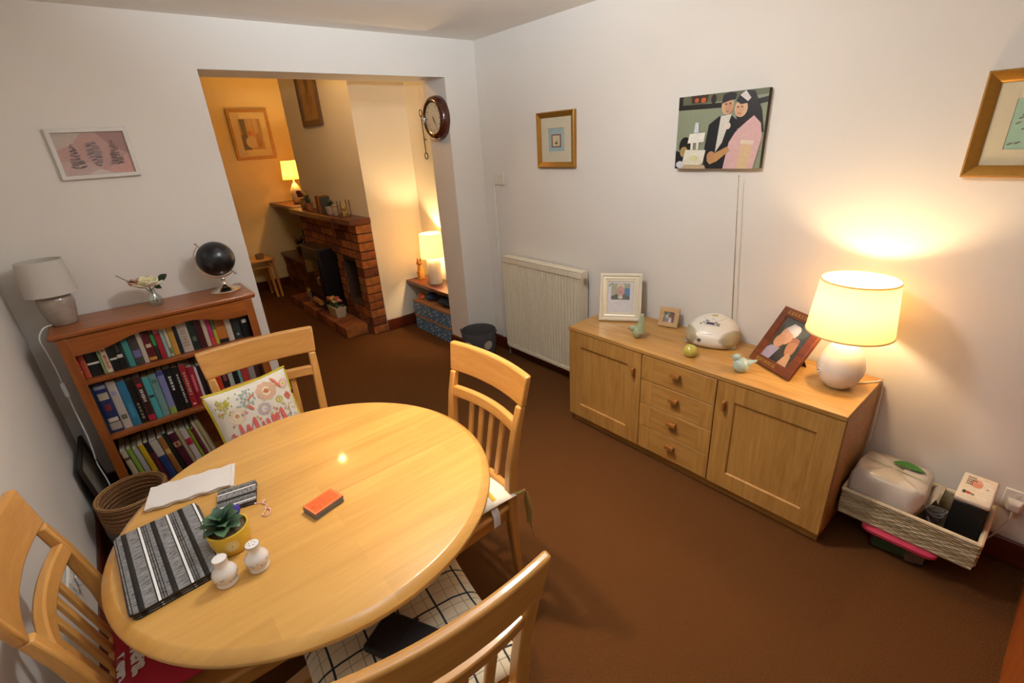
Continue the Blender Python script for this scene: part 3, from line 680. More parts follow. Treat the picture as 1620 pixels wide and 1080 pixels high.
# ================================================================== on the bookcase
def lamp_grey():
    t = thing('table_lamp', 'unlit grey ceramic table lamp with a white drum shade on the bookcase', 'lamp', (-2.655, -.135, BZ))
    m = MB(); m.lathe([(.046, 0), (.049, .003), (.056, .03), (.064, .065), (.069, .100), (.066, .128), (.052, .148), (.028, .157), (.016, .160)], 32)
    m.build('base', M('#9a8b7e', .22, noise=.22, nscale=18, coat=.5), t, smooth=50)
    m = MB(); m.lathe([(.012, .158), (.012, .21)], 12); m.build('stem', M('#c9c4ba', .4), t)
    m = MB(); m.lathe([(.098, .148), (.084, .302), (.0825, .302), (.0965, .148), (.098, .148)], 40, caps=False)
    m.build('lamp_shade', SHADE('#e6dfd6', .35), t, smooth=50)
    for k in range(3):
        a = k*2.094; q = MB(); q.tube([(0, 0, .21), (.096*math.cos(a), .096*math.sin(a), .150)], .0015, 5); q.build('shade_wire', M('#bdb8ae', .4), t)
    # flex with inline switch, down the side of the bookcase
    pts = [(-.045, -.03, .012), (-.075, -.06, .008), (-.098, -.085, -.03), (-.092, -.10, -.10), (-.088, -.11, -.18), (-.088, -.12, -.25)]
    pts2 = [(-.088, -.125, -.31), (-.088, -.13, -.36), (-.086, -.15, -.44), (-.084, -.16, -.52), (-.088, -.165, -.60), (-.095, -.16, -.68), (-.085, -.18, -.78), (-.085, -.2, -.90), (-.09, -.21, -.98)]
    def sm(P):
        out = []
        for i in range(len(P)-1):
            p0 = Vector(P[max(i-1, 0)]); p1 = Vector(P[i]); p2 = Vector(P[i+1]); p3 = Vector(P[min(i+2, len(P)-1)])
            for k in range(6):
                u = k/6; out.append(.5*((2*p1)+(p2-p0)*u+(2*p0-5*p1+4*p2-p3)*u*u+(3*p1-p0-3*p2+p3)*u**3))
        return out+[Vector(P[-1])]
    m = MB(); m.tube(sm(pts), .0032, 8); m.tube(sm(pts2), .0032, 8); fx = m.build('flex', M('#dcd8d0', .5), t)
    m = MB(); m.box(-.097, -.079, -.134, -.112, -.315, -.245); m.build('inline_switch', M('#e0dcd6', .4), fx, bevel=.004)
lamp_grey()
def spline(P, n=6):
    out = []
    for i in range(len(P)-1):
        p0 = Vector(P[max(i-1, 0)]); p1 = Vector(P[i]); p2 = Vector(P[i+1]); p3 = Vector(P[min(i+2, len(P)-1)])
        for k in range(n):
            u = k/n; out.append(.5*((2*p1)+(p2-p0)*u+(2*p0-5*p1+4*p2-p3)*u*u+(3*p1-p0-3*p2+p3)*u**3))
    return out+[Vector(P[-1])]
def leaf(mb, base, tip, width, n=6, cup=.15, mi=0, normal=(0, 0, 1), thick=0.0, blunt=.8):
    b, tpt = Vector(base), Vector(tip); d = tpt-b; L = d.length; d.normalize(); nr = Vector(normal); sd = d.cross(nr)
    if sd.length < .01: sd = d.cross(Vector((1, 0, 0)))
    sd.normalize(); nr = sd.cross(d); rows = []
    for i in range(n+1):
        f = i/n; wv = width*math.sin(math.pi*min(.985, f*.92+.06))**blunt*(1-.15*f if blunt > .6 else .72+.28*f); c = b+d*(L*f)+nr*(cup*L*math.sin(math.pi*f)*.5)
        rows.append([c-sd*wv/2+nr*wv*.15, c, c+sd*wv/2+nr*wv*.15])
    if thick:
        rings = [[r[0], r[1]-nr*thick, r[2], r[1]+nr*thick*.4] for r in rows]; mb.loft(rings, mi)
    else:
        mb.loft(rows, mi, caps=False, closed=False)
def flower_vase():
    t = thing('flower_vase', 'small clear glass vase holding one cream rose on the bookcase', 'vase', (-2.292, -.150, BZ))
    m = MB(); m.lathe([(.026, .0), (.034, .004), (.037, .02), (.033, .04), (.020, .062), (.016, .075), (.021, .085), (.0195, .085), (.0145, .075), (.0185, .062), (.0315, .04), (.035, .02), (.032, .008), (.001, .006)], 28)
    m.build('glass', GLASS((.94, .96, .94), .09, 'vase_glass'), t, smooth=60)
    m = MB(); m.tube(spline([(.012, .004, .015), (.004, 0, .05), (-.002, -.002, .09), (-.006, -.005, .125)]), .0028, 6); m.tube(spline([(-.008, 0, .02), (0, 0, .06), (-.03, -.01, .11), (-.08, -.015, .15), (-.115, -.02, .185)]), .0022, 6)
    m.tube(spline([(0, 0, .08), (.03, -.01, .105), (.07, -.01, .14)]), .0022, 6); m.build('stem', M('#4c5a34', .6), t)
    random.seed(2)
    for k in range(15):
        a = k*2.4; r = .004+.0021*k; tiltp = R(20+3.2*k); q = MB(); q.sphere((0, 0, .019), .023+.0010*k, .0055, .024, 12, 8)
        q.build('petal', M('#e6dcae' if k < 9 else '#ece4c8', .7), t, (-.006+r*math.cos(a), -.008+r*math.sin(a), .102+.0010*(15-k)), (tiltp, 0, a+R(90)), smooth=80)
    for k in range(8):
        a = k*2.4; r = .003+.0022*k; q = MB(); q.sphere((0, 0, .015), .019, .005, .019, 10, 7); q.build('pink_petal', M('#c98a78' if k < 5 else '#d8a08e', .7), t, (-.050+r*math.cos(a), .012+r*math.sin(a), .118), (R(25+4*k), 0, a+R(90)), smooth=80)
    for b, e, wd in (((.045, -.01, .122), (.085, -.02, .150), .036), ((.02, -.005, .10), (.045, -.025, .085), .026), ((-.05, -.01, .125), (-.07, -.02, .15), .012), ((-.075, -.015, .145), (-.055, -.02, .12), .012)):
        q = MB(); leaf(q, b, e, wd, 6, .1, 0, (0, -1, .6)); q.build('leaf', M('#23301f', .5), t, smooth=80)
flower_vase()
def globe():
    t = thing('desk_globe', 'black desk globe with a silver arm and round foot on the bookcase', 'globe', (-1.965, -.150, BZ))
    CR = M('#d8cfc0', .16, 1.0, noise=0, name='polished_silver')
    m = MB(); m.lathe([(.072, 0), (.074, .004), (.070, .010), (.050, .016), (.044, .022), (.030, .026), (.018, .034), (.010, .048), (.0085, .06), (.011, .066), (.007, .072), (.006, .082)], 40); m.build('foot', CR, t, smooth=50)
    C = Vector((-.005, 0, .180)); rr = .092; ar = .103
    tilt = R(38)                                            # axis leaning over to the left
    ax = Vector((-math.sin(tilt), 0, math.cos(tilt))); sd = Vector((-math.cos(tilt), 0, -math.sin(tilt)))
    pts = [C + ax*ar*math.cos(a)+sd*ar*math.sin(a) for a in [math.pi*i/24 for i in range(25)]]
    m = MB(); rings = []
    for i, p in enumerate(pts):
        d = (p-C).normalized(); y = Vector((0, 1, 0)); rings.append([p+d*.002+y*.008, p+d*.002-y*.008, p-d*.002-y*.008, p-d*.002+y*.008])
    m.loft(rings); m.build('meridian_arm', CR, t, smooth=40)
    m = MB(); m.tube([C+ax*.118, C+ax*.086], .004, 8); m.sphere(C+ax*.118, .007, seg=10, rings=6); m.tube([C-ax*.118, C-ax*.086], .004, 8); m.sphere(C-ax*.118, .007, seg=10, rings=6); m.build('axis_pin', CR, t)
    # sphere with faint grey landmasses
    mat = bpy.data.materials.new('black_globe'); nt, N, L, b = nodes_of(mat); tc = N.new('ShaderNodeTexCoord'); n = N.new('ShaderNodeTexNoise'); n.inputs['Scale'].default_value = 14; n.inputs['Detail'].default_value = 6
    L.new(tc.outputs['Object'], n.inputs['Vector']); r = N.new('ShaderNodeValToRGB'); r.color_ramp.elements[0].position = .52; r.color_ramp.elements[1].position = .6
    r.color_ramp.elements[0].color = lin('#141417'); r.color_ramp.elements[1].color = lin('#34343a'); L.new(n.outputs['Fac'], r.inputs[0]); L.new(r.outputs[0], b.inputs['Base Color']); b.inputs['Roughness'].default_value = .28
    m = MB(); m.sphere((0, 0, 0), rr, seg=32, rings=18); m.build('sphere', mat, t, tuple(C), smooth=80)
globe()

# ================================================================== wall pictures
def wall_pic(name, label, loc, rz, W, Hh, prof, fmat, mount, inner, shapes, glass=True, cat='picture', mcol='#d9cfb4'):
    t = thing(name, label, cat, loc, (0, 0, R(rz)))
    m = MB(); m.mould(W, Hh, prof); m.build('frame', fmat, t, smooth=25)
    ins, dep = prof[-1]
    m = MB(); m.box(-W/2+ins*.5, W/2-ins*.5, -.006, -.001, ins*.5, Hh-ins*.5); m.build('backing_board', M('#8a7a62', .9), t, smooth=0)
    w2, h2 = W-2*ins, Hh-2*ins
    if mount:
        m = MB(); m.mould(w2+.004, h2+.004, [(0, .0065), (0, .009), (mount, .009), (mount+.002, .0068)], z0=ins-.002); m.build('mount', M(mcol, .85), t, smooth=0)
    printed('print', w2-2*mount, h2-2*mount, shapes, t, -.0066, ins+mount, eps=.0001)
    if glass:
        m = MB(); m.box(-w2/2, w2/2, -.0125, -.011, ins, Hh-ins); m.build('glass', GLASS((1, 1, 1), .05), t, smooth=0)
    return t
GOLD = M('#a9772c', .38, .55, noise=.15, nscale=60, name='old_gold_gilt')
# fern print on the back wall
def fern(u, v, s, flip, cols, n=9):
    out = []
    for i in range(n):
        f = i/(n-1)
        L = s*(.36*(1-f)**.8+.05) if not flip else s*(.16+.22*math.sin(f*2.6))
        cy = v+s*(f-.5)*1.75
        for sg in (-1, 1):
            l2 = L*random.uniform(.75, 1.1); out.append(('e', u+sg*l2*.5, cy+random.uniform(-.012, .02), l2*.52, random.uniform(.018, .030), sg*random.uniform(.2, .5)*(1 if not flip else -1), random.choice(cols)))
    out.append(('p', [(u-.006, v-s*1.0), (u+.006, v-s*1.0), (u+.003, v+s*1.0), (u-.003, v+s*1.0)], cols[0])); return out
random.seed(41)
sh = [('r', 0, 0, 1, 1, '#c39a90'), ('p', [(0, 0), (.45, 0), (.6, .25), (0, .35)], '#c9aaa0'), ('p', [(.55, 0), (1, 0), (1, .5), (.8, .3)], '#cf9f94'), ('p', [(.6, 1), (1, 1), (1, .45), (.75, .7)], '#a9807a'), ('p', [(0, 1), (.4, 1), (.25, .75), (0, .6)], '#c7b5a6'), ('p', [(.3, .0), (.7, .0), (.5, .12)], '#d8c6bd')]
sh += fern(.21, .45, .30, 0, ('#7d6a66', '#8b7672', '#6b5a58'))+fern(.50, .47, .30, 1, ('#8a7a7a', '#978482', '#7b6c6e'))+fern(.79, .50, .30, 0, ('#6d5854', '#7f6862', '#8a7069'))
wall_pic('picture_frame', 'white-framed print of three grey ferns on pink, left of the opening', (-2.3108, -.001, 1.632), 0, .303, .221, [(0, 0), (0, .019), (.003, .021), (.017, .021), (.019, .011), (.019, .0062)], M('#d9d4cc', .45), 0, .019, sh)
# small gilt frame on the right wall
sh = [('r', 0, 0, 1, 1, '#9fb8b8'), ('r', .04, .03, .96, .97, '#a9bfc0'), ('r', .2, .18, .8, .74, '#8f5f4e'), ('r', .27, .23, .73, .69, '#d9cba6'), ('e', .5, .36, .09, .05, '#5e6e4a'), ('r', .485, .38, .515, .5, '#6e5a3a')]
wall_pic('picture_frame', 'small gilt-framed blue picture of a plant above the radiator', (-.001, -.813, 1.5017), -90, .338, .334, [(0, 0), (0, .02), (.006, .026), (.026, .016), (.034, .012), (.036, .0062)], GOLD, .062, .036, sh)
# large gilt frame at the right edge
sh = [('r', 0, 0, 1, 1, '#9cc0a0'), ('r', .28, .2, .72, .8, '#b5674e'), ('r', .33, .25, .67, .75, '#d9c8a0')]
for (u, v) in ((.12, .9), (.2, .88), (.10, .62), (.13, .68), (.08, .52), (.17, .40), (.05, .1), (.14, .12), (.86, .85), (.9, .4), (.86, .15), (.5, .9), (.5, .08)): sh += [('e', u, v, .03, .018, .5, '#5e6b52'), ('e', u+.03, v+.02, .018, .014, '#8f5a5a')]
wall_pic('picture_frame', 'wide gilt-framed green picture with a cream mount above the lamp', (-.001, -3.005, 1.4698), -90, .366, .328, [(0, 0), (0, .022), (.006, .03), (.030, .020), (.037, .013), (.038, .0062)], GOLD, .050, .038, sh, mcol='#d8c9a2')
# canvas photograph of a couple cutting a cake
def canvas():
    t = thing('canvas_photo', 'unframed canvas photograph of a couple cutting a white tiered cake', 'picture', (-.001, -1.911, 1.4977), (0, 0, R(-90)))
    W, Hh = .431, .3293
    m = MB(); m.box(-W/2, W/2, -.028, 0, 0, Hh); m.build('stretched_canvas', M('#2b2622', .8), t, bevel=.002)
    S = [('r', 0, 0, 1, 1, '#848a70'), ('p', [(0, .86), (1, .93), (1, 1), (0, 1)], '#5f6046'), ('p', [(.0, .82), (.55, .81), (.55, .875), (0, .885)], '#17110e'), ('p', [(.85, .8), (1, .83), (1, .90), (.85, .87)], '#17110e'),
         ('r', 0, .88, .05, 1, '#1c1512'), ('p', [(.16, .9), (.34, .9), (.36, 1), (.15, 1)], '#3a2418'), ('e', .22, .935, .025, .03, '#b5552a'), ('e', .30, .93, .03, .035, '#b5552a'), ('e', .42, .93, .03, .06, '#241c18'),
         ('p', [(0, .0), (.1, 0), (.12, .22), (.0, .26)], '#15131a'), ('e', .115, .32, .075, .13, '#14100f'), ('e', .105, .24, .05, .075, '#a88a55'),
         ('p', [(.36, .0), (.62, 0), (.70, .3), (.72, .62), (.62, .72), (.50, .70), (.39, .60), (.36, .3)], '#121318'), ('p', [(.52, .70), (.64, .72), (.56, .35), (.49, .22)], '#cdc9bc'),
         ('e', .585, .83, .068, .115, '#c9a07c'), ('e', .60, .80, .045, .08, '#c08f6c'), ('e', .565, .85, .012, .010, '#4a3428'), ('e', .612, .852, .012, .010, '#4a3428'), ('p', [(.565, .765), (.61, .765), (.60, .752), (.575, .752)], '#9a5f4c'), ('p', [(.515, .86), (.53, .97), (.6, 1), (.67, .98), (.665, .9), (.6, .89)], '#1c1614'), ('e', .61, .57, .03, .045, '#d8c9b8'),
         ('p', [(.70, .95), (.78, 1), (.86, .98), (.95, .75), (1.0, .46), (.93, .5), (.82, .62), (.72, .52), (.69, .7)], '#1d1516'), ('e', .735, .78, .070, .11, '#d4ab86'), ('e', .72, .755, .045, .075, '#cb9c78'), ('e', .70, .80, .012, .009, '#4a3228'), ('e', .745, .80, .012, .009, '#4a3228'), ('p', [(.70, .725), (.74, .722), (.73, .712), (.708, .713)], '#a8584c'), ('p', [(.67, .88), (.72, .96), (.82, .92), (.80, .84), (.73, .83)], '#201819'), ('p', [(.71, .945), (.77, .995), (.83, .90), (.80, .86)], '#cfc8c4'),
         ('p', [(.60, 0), (.93, 0), (.99, .40), (.96, .58), (.88, .68), (.80, .60), (.70, .48), (.64, .35)], '#d1a9a6'), ('p', [(.75, 0), (.87, 0), (.90, .30), (.78, .33)], '#d3b48c'), ('p', [(.77, .33), (.91, .31), (.91, .36), (.77, .38)], '#dccbb0'),
         ('p', [(.40, .12), (.47, .2), (.63, .30), (.66, .24), (.52, .10), (.44, .06)], '#b98a55'), ('e', .45, .17, .05, .07, '#b3845a'),
         ('p', [(.10, .10), (.36, .10), (.38, .26), (.13, .27)], '#ddd8c6'), ('e', .23, .09, .13, .05, '#d6d0b8'), ('p', [(.19, .27), (.22, .27), (.22, .37), (.19, .37)], '#dcd6c8'), ('p', [(.26, .27), (.29, .27), (.29, .37), (.26, .37)], '#dcd6c8'),
         ('p', [(.15, .36), (.35, .37), (.36, .50), (.17, .49)], '#e2ded0'), ('p', [(.22, .5), (.28, .5), (.27, .64), (.23, .64)], '#cdd0d6'), ('e', .24, .15, .06, .04, '#d8cf9c'), ('p', [(.05, .0), (.4, 0), (.38, .05), (.1, .06)], '#b9a27e'), ('e', .07, .06, .05, .05, '#c9c8cc')]
    printed('photo_print', W, Hh, S, t, -.0282, 0, eps=.00012)
canvas()

# ================================================================== radiator, switch, trunking
def radiator():
    y0, y1, z0, z1 = -.2714, -1.0915, .092, .853; L = y0-y1
    t = thing('radiator', 'white ribbed panel radiator on the right wall', 'radiator', (0, (y0+y1)/2, 0), (0, 0, R(-90)))
    W = M('#e4d9bf', .4, name='radiator_enamel')
    n = 27; prof = []
    for i in range(n):
        x = -L/2+.012+(L-.024)*i/n; p = (L-.024)/n
        prof += [(x, -.072), (x+p*.30, -.072), (x+p*.42, -.086), (x+p*.88, -.086)]
    prof.append((L/2-.012, -.072)); m = MB()
    m.loft([[(x, y, z) for x, y in prof] for z in (z0+.03, z1-.045)], caps=False, closed=False)
    m.box(-L/2, L/2, -.072, -.062, z0, z1); m.build('panel', W, t, smooth=0)
    m = MB(); m.box(-L/2, L/2, -.088, -.062, z1-.045, z1-.004); m.build('top_band', W, t, bevel=.006)
    m = MB(); m.box(-L/2, L/2, -.088, -.062, z0, z0+.032); m.build('bottom_band', W, t, bevel=.006)
    m = MB(); m.box(-L/2, L/2, -.090, -.02, z1-.004, z1+.006); m.build('top_grille', W, t, bevel=.003)
    for s in (-1, 1):
        m = MB(); m.box(min(s*L/2, s*(L/2+.004)), max(s*L/2, s*(L/2+.004)), -.088, -.02, z0+.02, z1); m.build('side_cover', W, t)
    m = MB(); m.lathe([(.008, -.02), (.012, 0), (.012, .022), (.008, .026)], 12, (L/2+.018, -.06, z1-.06)); m.tube([(L/2, -.06, z1-.05), (L/2+.018, -.06, z1-.05)], .006, 8); m.build('bleed_valve', M('#b9ad8f', .35, .6), t)
    for s in (-1, 1):
        m = MB(); m.box(s*L*.3-.02, s*L*.3+.02, -.062, -.0015, z0+.1, z0+.16); m.box(s*L*.3-.02, s*L*.3+.02, -.062, -.0015, z1-.16, z1-.1); m.build('bracket', W, t, smooth=0)
    m = MB(); m.tube([(-L/2-.02, -.05, .012), (-L/2-.02, -.05, z0+.05), (-L/2+.01, -.05, z0+.05)], .008, 8); m.build('pipe', W, t)
radiator()
t = thing('wall_switch', 'small white switch plate near the corner of the right wall', 'switch', (-.0008, -.20, 1.378), (0, 0, R(-90)))
m = MB(); m.box(-.055, .055, -.012, 0, 0, .088); m.build('plate', M('#ddd6c6', .35), t, bevel=.004)
for s in (-1, 1):
    m = MB(); m.hexa([(s*.022-.009, -.012, .03), (s*.022+.009, -.012, .03), (s*.022+.009, -.009, .03), (s*.022-.009, -.009, .03)], [(s*.022-.009, -.017, .058), (s*.022+.009, -.017, .058), (s*.022+.009, -.009, .058), (s*.022-.009, -.009, .058)]); m.build('rocker', M('#e2dccd', .3), t)
t = thing('cable_trunking', 'narrow white cable trunking running up the wall beside the corner', 'trunking', (-.0008, -.125, .116), (0, 0, R(-90)))
m = MB(); m.box(-.012, .012, -.012, 0, 0, 1.26); m.build('channel', M('#ddd6ca', .5), t, bevel=.002)
m = MB(); m.box(-.010, .010, -.014, -.0115, 0, 1.26); m.build('cover_strip', M('#e0dacf', .5), t, smooth=0)

# ================================================================== sideboard
SX, SY0, SY1, SZ = -.4472, -1.322, -2.766, .646
SBX = -.018
def sideboard():
    W = SY0-SY1; D = SBX-SX; yc = (SY0+SY1)/2
    t = thing('sideboard', 'long oak sideboard with two doors and four middle drawers', 'sideboard', (SBX, yc, 0), (0, 0, R(-90)))
    f = -D
    m = MB(); m.box(-W/2+.012, W/2-.012, f+.035, 0, 0, .0585); m.build('plinth', OAK('X'), t, smooth=0)
    m = MB(); m.box(-W/2, W/2, f+.02, 0, .0587, SZ-.022); m.build('carcass', OAK('X'), t, smooth=0)
    m = MB(); m.box(-W/2, W/2, f-.002, 0, SZ-.021, SZ); m.build('top', OAK('X'), t, bevel=.002)
    for s in (-1, 1):
        m = MB(); a, b = sorted((s*W/2, s*(W/2-.016))); m.box(a, b, f+.0185, f+.02, .059, SZ-.022); m.build('edge_strip', OAK('Z'), t, smooth=0)
    xd1 = -W/2 + (SY0+1.8431); xd2 = -W/2 + (SY0+2.254)
    z0, z1 = .0605, SZ-.024
    def door(x0, x1, hx):
        sw = .085
        p = MB(); p.box(x0+sw-.004, x1-sw+.004, f+.010, f+.0185, z0+sw-.004, z1-sw+.004); d = None
        frame = MB(); frame.mould(x1-x0, z1-z0, [(0, 0), (0, .0182), (sw, .0182), (sw+.004, .010), (sw+.004, .006)], z0=z0)
        d = frame.build('door', OAK('Z'), t, ((x0+x1)/2, f+.0185, 0), bevel=0, smooth=0)
        q = MB(); q.box(-(x1-x0)/2+sw-.002, (x1-x0)/2-sw+.002, -.0095, -.001, z0+sw-.002, z1-sw+.002); q.build('panel', OAK('Z'), d, smooth=0)
        h = MB(); hz = z1-.115; hx2 = hx-(x0+x1)/2
        h.hexa([(hx2-.010, -.018, hz-.028), (hx2+.010, -.018, hz-.028), (hx2+.010, -.0185, hz+.028), (hx2-.010, -.0185, hz+.028)], [(hx2-.006, -.040, hz-.022), (hx2+.006, -.040, hz-.022), (hx2+.006, -.040, hz+.022), (hx2-.006, -.040, hz+.022)])
        h.build('handle', WOOD('oak_handle', '#a4692c', '#7a4a1c', 'Z', 1, .4), d, bevel=.003)
    door(-W/2+.003, xd1-.003, xd1-.045); door(xd2+.003, W/2-.003, xd2+.045)
    n = 4; hh = (z1-z0)/n
    for k in range(n):
        a, b = z0+k*hh+.0015, z0+(k+1)*hh-.0015; w2 = (xd2-xd1)/2-.003
        d = MB(); d.box(-w2, w2, 0, .0185, a, b); dr = d.build('drawer', OAK('X'), t, ((xd1+xd2)/2, f, 0), bevel=.002)
        for s in (-1, 1):
            q = MB(); p0, p1 = sorted((s*w2, s*(w2-.07))); q.box(p0, p1, -.0012, 0, a+.002, b-.002); q.build('stile', OAK('Z'), dr, smooth=0)
        h = MB(); zc = (a+b)/2+.02
        h.hexa([(-.022, -.001, zc-.014), (.022, -.001, zc-.014), (.022, -.001, zc+.010), (-.022, -.001, zc+.010)], [(-.026, -.028, zc-.008), (.026, -.028, zc-.008), (.026, -.026, zc+.012), (-.026, -.026, zc+.012)])
        h.build('handle', WOOD('oak_handle', '#a4692c', '#7a4a1c', 'X', 1, .4), dr, bevel=.003)
sideboard()

# ------------------------------------------------------------------ on the sideboard
def stand_frame(name, label, x, y, deg, tilt, W, Hh, z, prof, fmat, mount, mcol, shapes, strut=True, extra=None):
    t = thing(name, label, 'photo frame', (x, y, z+.0005), (0, 0, R(deg)))
    tl = Matrix.Rotation(-R(tilt), 4, 'X')
    def parts(mb, nm, mat, smooth=25): 
        mb.v = [tuple(tl @ Vector(v)) for v in mb.v]; return mb.build(nm, mat, t, smooth=smooth)
    m = MB(); m.mould(W, Hh, prof); parts(m, 'frame', fmat)
    ins = prof[-1][0]; m = MB(); m.box(-W/2+.004, W/2-.004, -.006, .0, .004, Hh-.004); parts(m, 'backing_board', M('#5a4632', .9), 0)
    w2, h2 = W-2*ins, Hh-2*ins
    if mount: m = MB(); m.mould(w2, h2, [(0, .0065), (0, .0085), (mount, .0085), (mount+.001, .0068)], z0=ins); parts(m, 'mount', M(mcol, .7), 0)
    def fn(u, v, k): return tuple(tl @ Vector(((u-.5)*(w2-2*mount), -.0066-k*.00012, ins+mount+v*(h2-2*mount))))
    printed('photo', 1, 1, shapes, t, fn=fn)
    m = MB(); m.box(-w2/2, w2/2, -.0118, -.0108, ins, Hh-ins); parts(m, 'glass', GLASS((1, 1, 1), .05), 0)
    if strut:
        top_ = tl @ Vector((0, 0, Hh*.62)); b = top_.y+Hh*.22
        m = MB(); w_ = W*.12; m.hexa([(-w_*1.3, b-.003, .001), (w_*1.3, b-.003, .001), (w_*1.3, b, .001), (-w_*1.3, b, .001)], [(-w_*.7, top_.y-.003+.004, top_.z), (w_*.7, top_.y-.003+.004, top_.z), (w_*.7, top_.y+.004, top_.z), (-w_*.7, top_.y+.004, top_.z)]); m.build('strut', M('#3a2a1c', .8), t, smooth=0)
    return t, tl
sh = [('r', 0, 0, 1, 1, '#d6d2d2'), ('r', .13, .42, .87, .95, '#a5a589'), ('r', .66, .44, .87, .8, '#4d7fa6'), ('p', [(.13, .42), (.87, .42), (.87, .52), (.66, .60), (.34, .60), (.13, .52)], '#5a5a52'), ('e', .50, .72, .15, .2, '#c2938a'), ('p', [(.34, .78), (.38, .92), (.5, .96), (.63, .92), (.66, .78), (.5, .88)], '#cfc4ae'), ('e', .48, .66, .05, .04, '#b0736c'), ('e', .5, .50, .1, .06, '#c9bfb4'), ('p', [(.02, .86), (.16, .97), (.20, .97), (.04, .83)], '#6a6a6c')]
sh += [('r', .25, .33, .75, .335, '#a9a5a5'), ('r', .3, .29, .7, .295, '#b5b1b1')]
stand_frame('photo_frame', 'large silver-white photo frame with a portrait, nearest the radiator', -.186, -1.491, -55.16, 17, .247, .283, SZ, [(0, 0), (0, .016), (.006, .021), (.014, .021), (.02, .013), (.032, .014), (.038, .011), (.046, .011), (.05, .0062)], M('#e6dcc4', .28, .35, noise=.03, name='champagne_silver'), 0, '#ffffff', sh)
sh = [('r', 0, 0, 1, 1, '#8f9a94'), ('p', [(.45, 0), (1, 0), (1, 1), (.6, 1)], '#6a4a4c'), ('e', .6, .62, .17, .2, '#7a4036'), ('p', [(.45, 0), (.75, 0), (.72, .45), (.55, .5)], '#d6ccc8'), ('p', [(0, 0), (.45, 0), (.4, .3), (.1, .35)], '#a8888c'), ('e', .15, .85, .12, .12, '#4a5a48'), ('e', .3, .55, .15, .2, '#b5c2b8')]
stand_frame('photo_frame', 'tiny square pale wooden photo frame beside the radio', -.083, -1.756, -75, 17, .110, .110, SZ, [(0, 0), (0, .012), (.002, .014), (.024, .014), (.026, .0062)], WOOD('pale_pine', '#c9a878', '#b08c5c', 'X', 1, .6, 0), 0, '#ffffff', sh)
sh = [('r', 0, 0, 1, 1, '#3f4038'), ('e', .7, .8, .2, .12, '#4d4f44'), ('e', .85, .55, .15, .15, '#34352e'), ('p', [(0, 0), (.3, 0), (.42, .16), (.4, .32), (.1, .30), (0, .2)], '#a69db5'), ('p', [(.3, 0), (.62, 0), (.62, .2), (.5, .42), (.4, .32)], '#1e2430'), ('e', .36, .62, .21, .22, .5, '#d3a384'), ('e', .25, .46, .17, .16, .5, '#cf9a78'), ('p', [(.22, .78), (.36, .92), (.55, .90), (.66, .74), (.6, .62), (.5, .70), (.34, .72)], '#d8d2cc'), ('e', .5, .80, .16, .11, '#dcd6d0'),
      ('e', .70, .42, .15, .22, .2, '#c08662'), ('p', [(.56, .5), (.66, .66), (.8, .64), (.86, .5), (.74, .56)], '#a86a4c'), ('p', [(.60, 0), (.92, 0), (.86, .24), (.72, .30)], '#cf9c78')]
t, tl = stand_frame('photo_frame', 'dark red-brown wooden photo frame with gold lettering, leaning beside the lit lamp', -.243, -2.388, -117.5, 33.9, .252, .289, SZ, [(0, 0), (0, .014), (.004, .017), (.040, .017), (.042, .0062)], WOOD('red_brown_frame', '#7d3c1a', '#53240e', 'X', 1, .4, .3), 0, '#ffffff', sh)
random.seed(17)
for zz, n_ in ((.021, 7), (.268, 6)):
    m = MB()
    for i in range(n_):
        x0 = -.082+.017*i if zz < .1 else -.085+.019*i
        for (ax_, az, bx, bz) in ((0, -.008, 0, .008), (0, .007, .010, .007), (.009, -.008, .009, random.choice((.0, .008))), (0, random.choice((-.007, 0)), .009, 0))[:random.choice((3, 4))]:
            dx, dz = bx-ax_, bz-az; L_ = math.hypot(dx, dz) or 1; nx, nz = -dz/L_*.0014, dx/L_*.0014
            m.add([tuple(tl @ Vector((x0+px, -.0176, zz+pz))) for px, pz in ((ax_+nx, az+nz), (bx+nx, bz+nz), (bx-nx, bz-nz), (ax_-nx, az-nz))], [(0, 1, 2, 3)])
    m.build('lettering', M('#b08f34', .5, .2), t, smooth=0)
def bird_tall():
    t = thing('bird_ornament', 'pale green ceramic bird with a tall upright tail on the sideboard', 'ornament', (-.325, -1.722, SZ), (0, 0, R(-70)))
    m = MB(); m.sphere((0, 0, .035), .027, .032, .035, 20, 12); 
    rings = []
    for f in range(9):
        u = f/8; c = Vector((.012+.012*u, .0, .035+.105*u)); rx = .024*(1-u)+.007; ry = .028*(1-u)+.005
        rings.append([c+Vector((rx*math.cos(2*math.pi*k/16), ry*math.sin(2*math.pi*k/16), 0)) for k in range(16)])
    m.loft(rings); m.sphere((-.026, -.004, .052), .017, .016, .017, 14, 9); m.build('body', M('#9aa584', .3, noise=.12, nscale=12, coat=.4), t, smooth=80)
    m = MB(); m.lathe([(.006, 0), (.001, .014)], 10); m.build('beak', M('#7a6a52', .4), t, (-.040, -.006, .050), (0, R(-100), 0))
bird_tall()
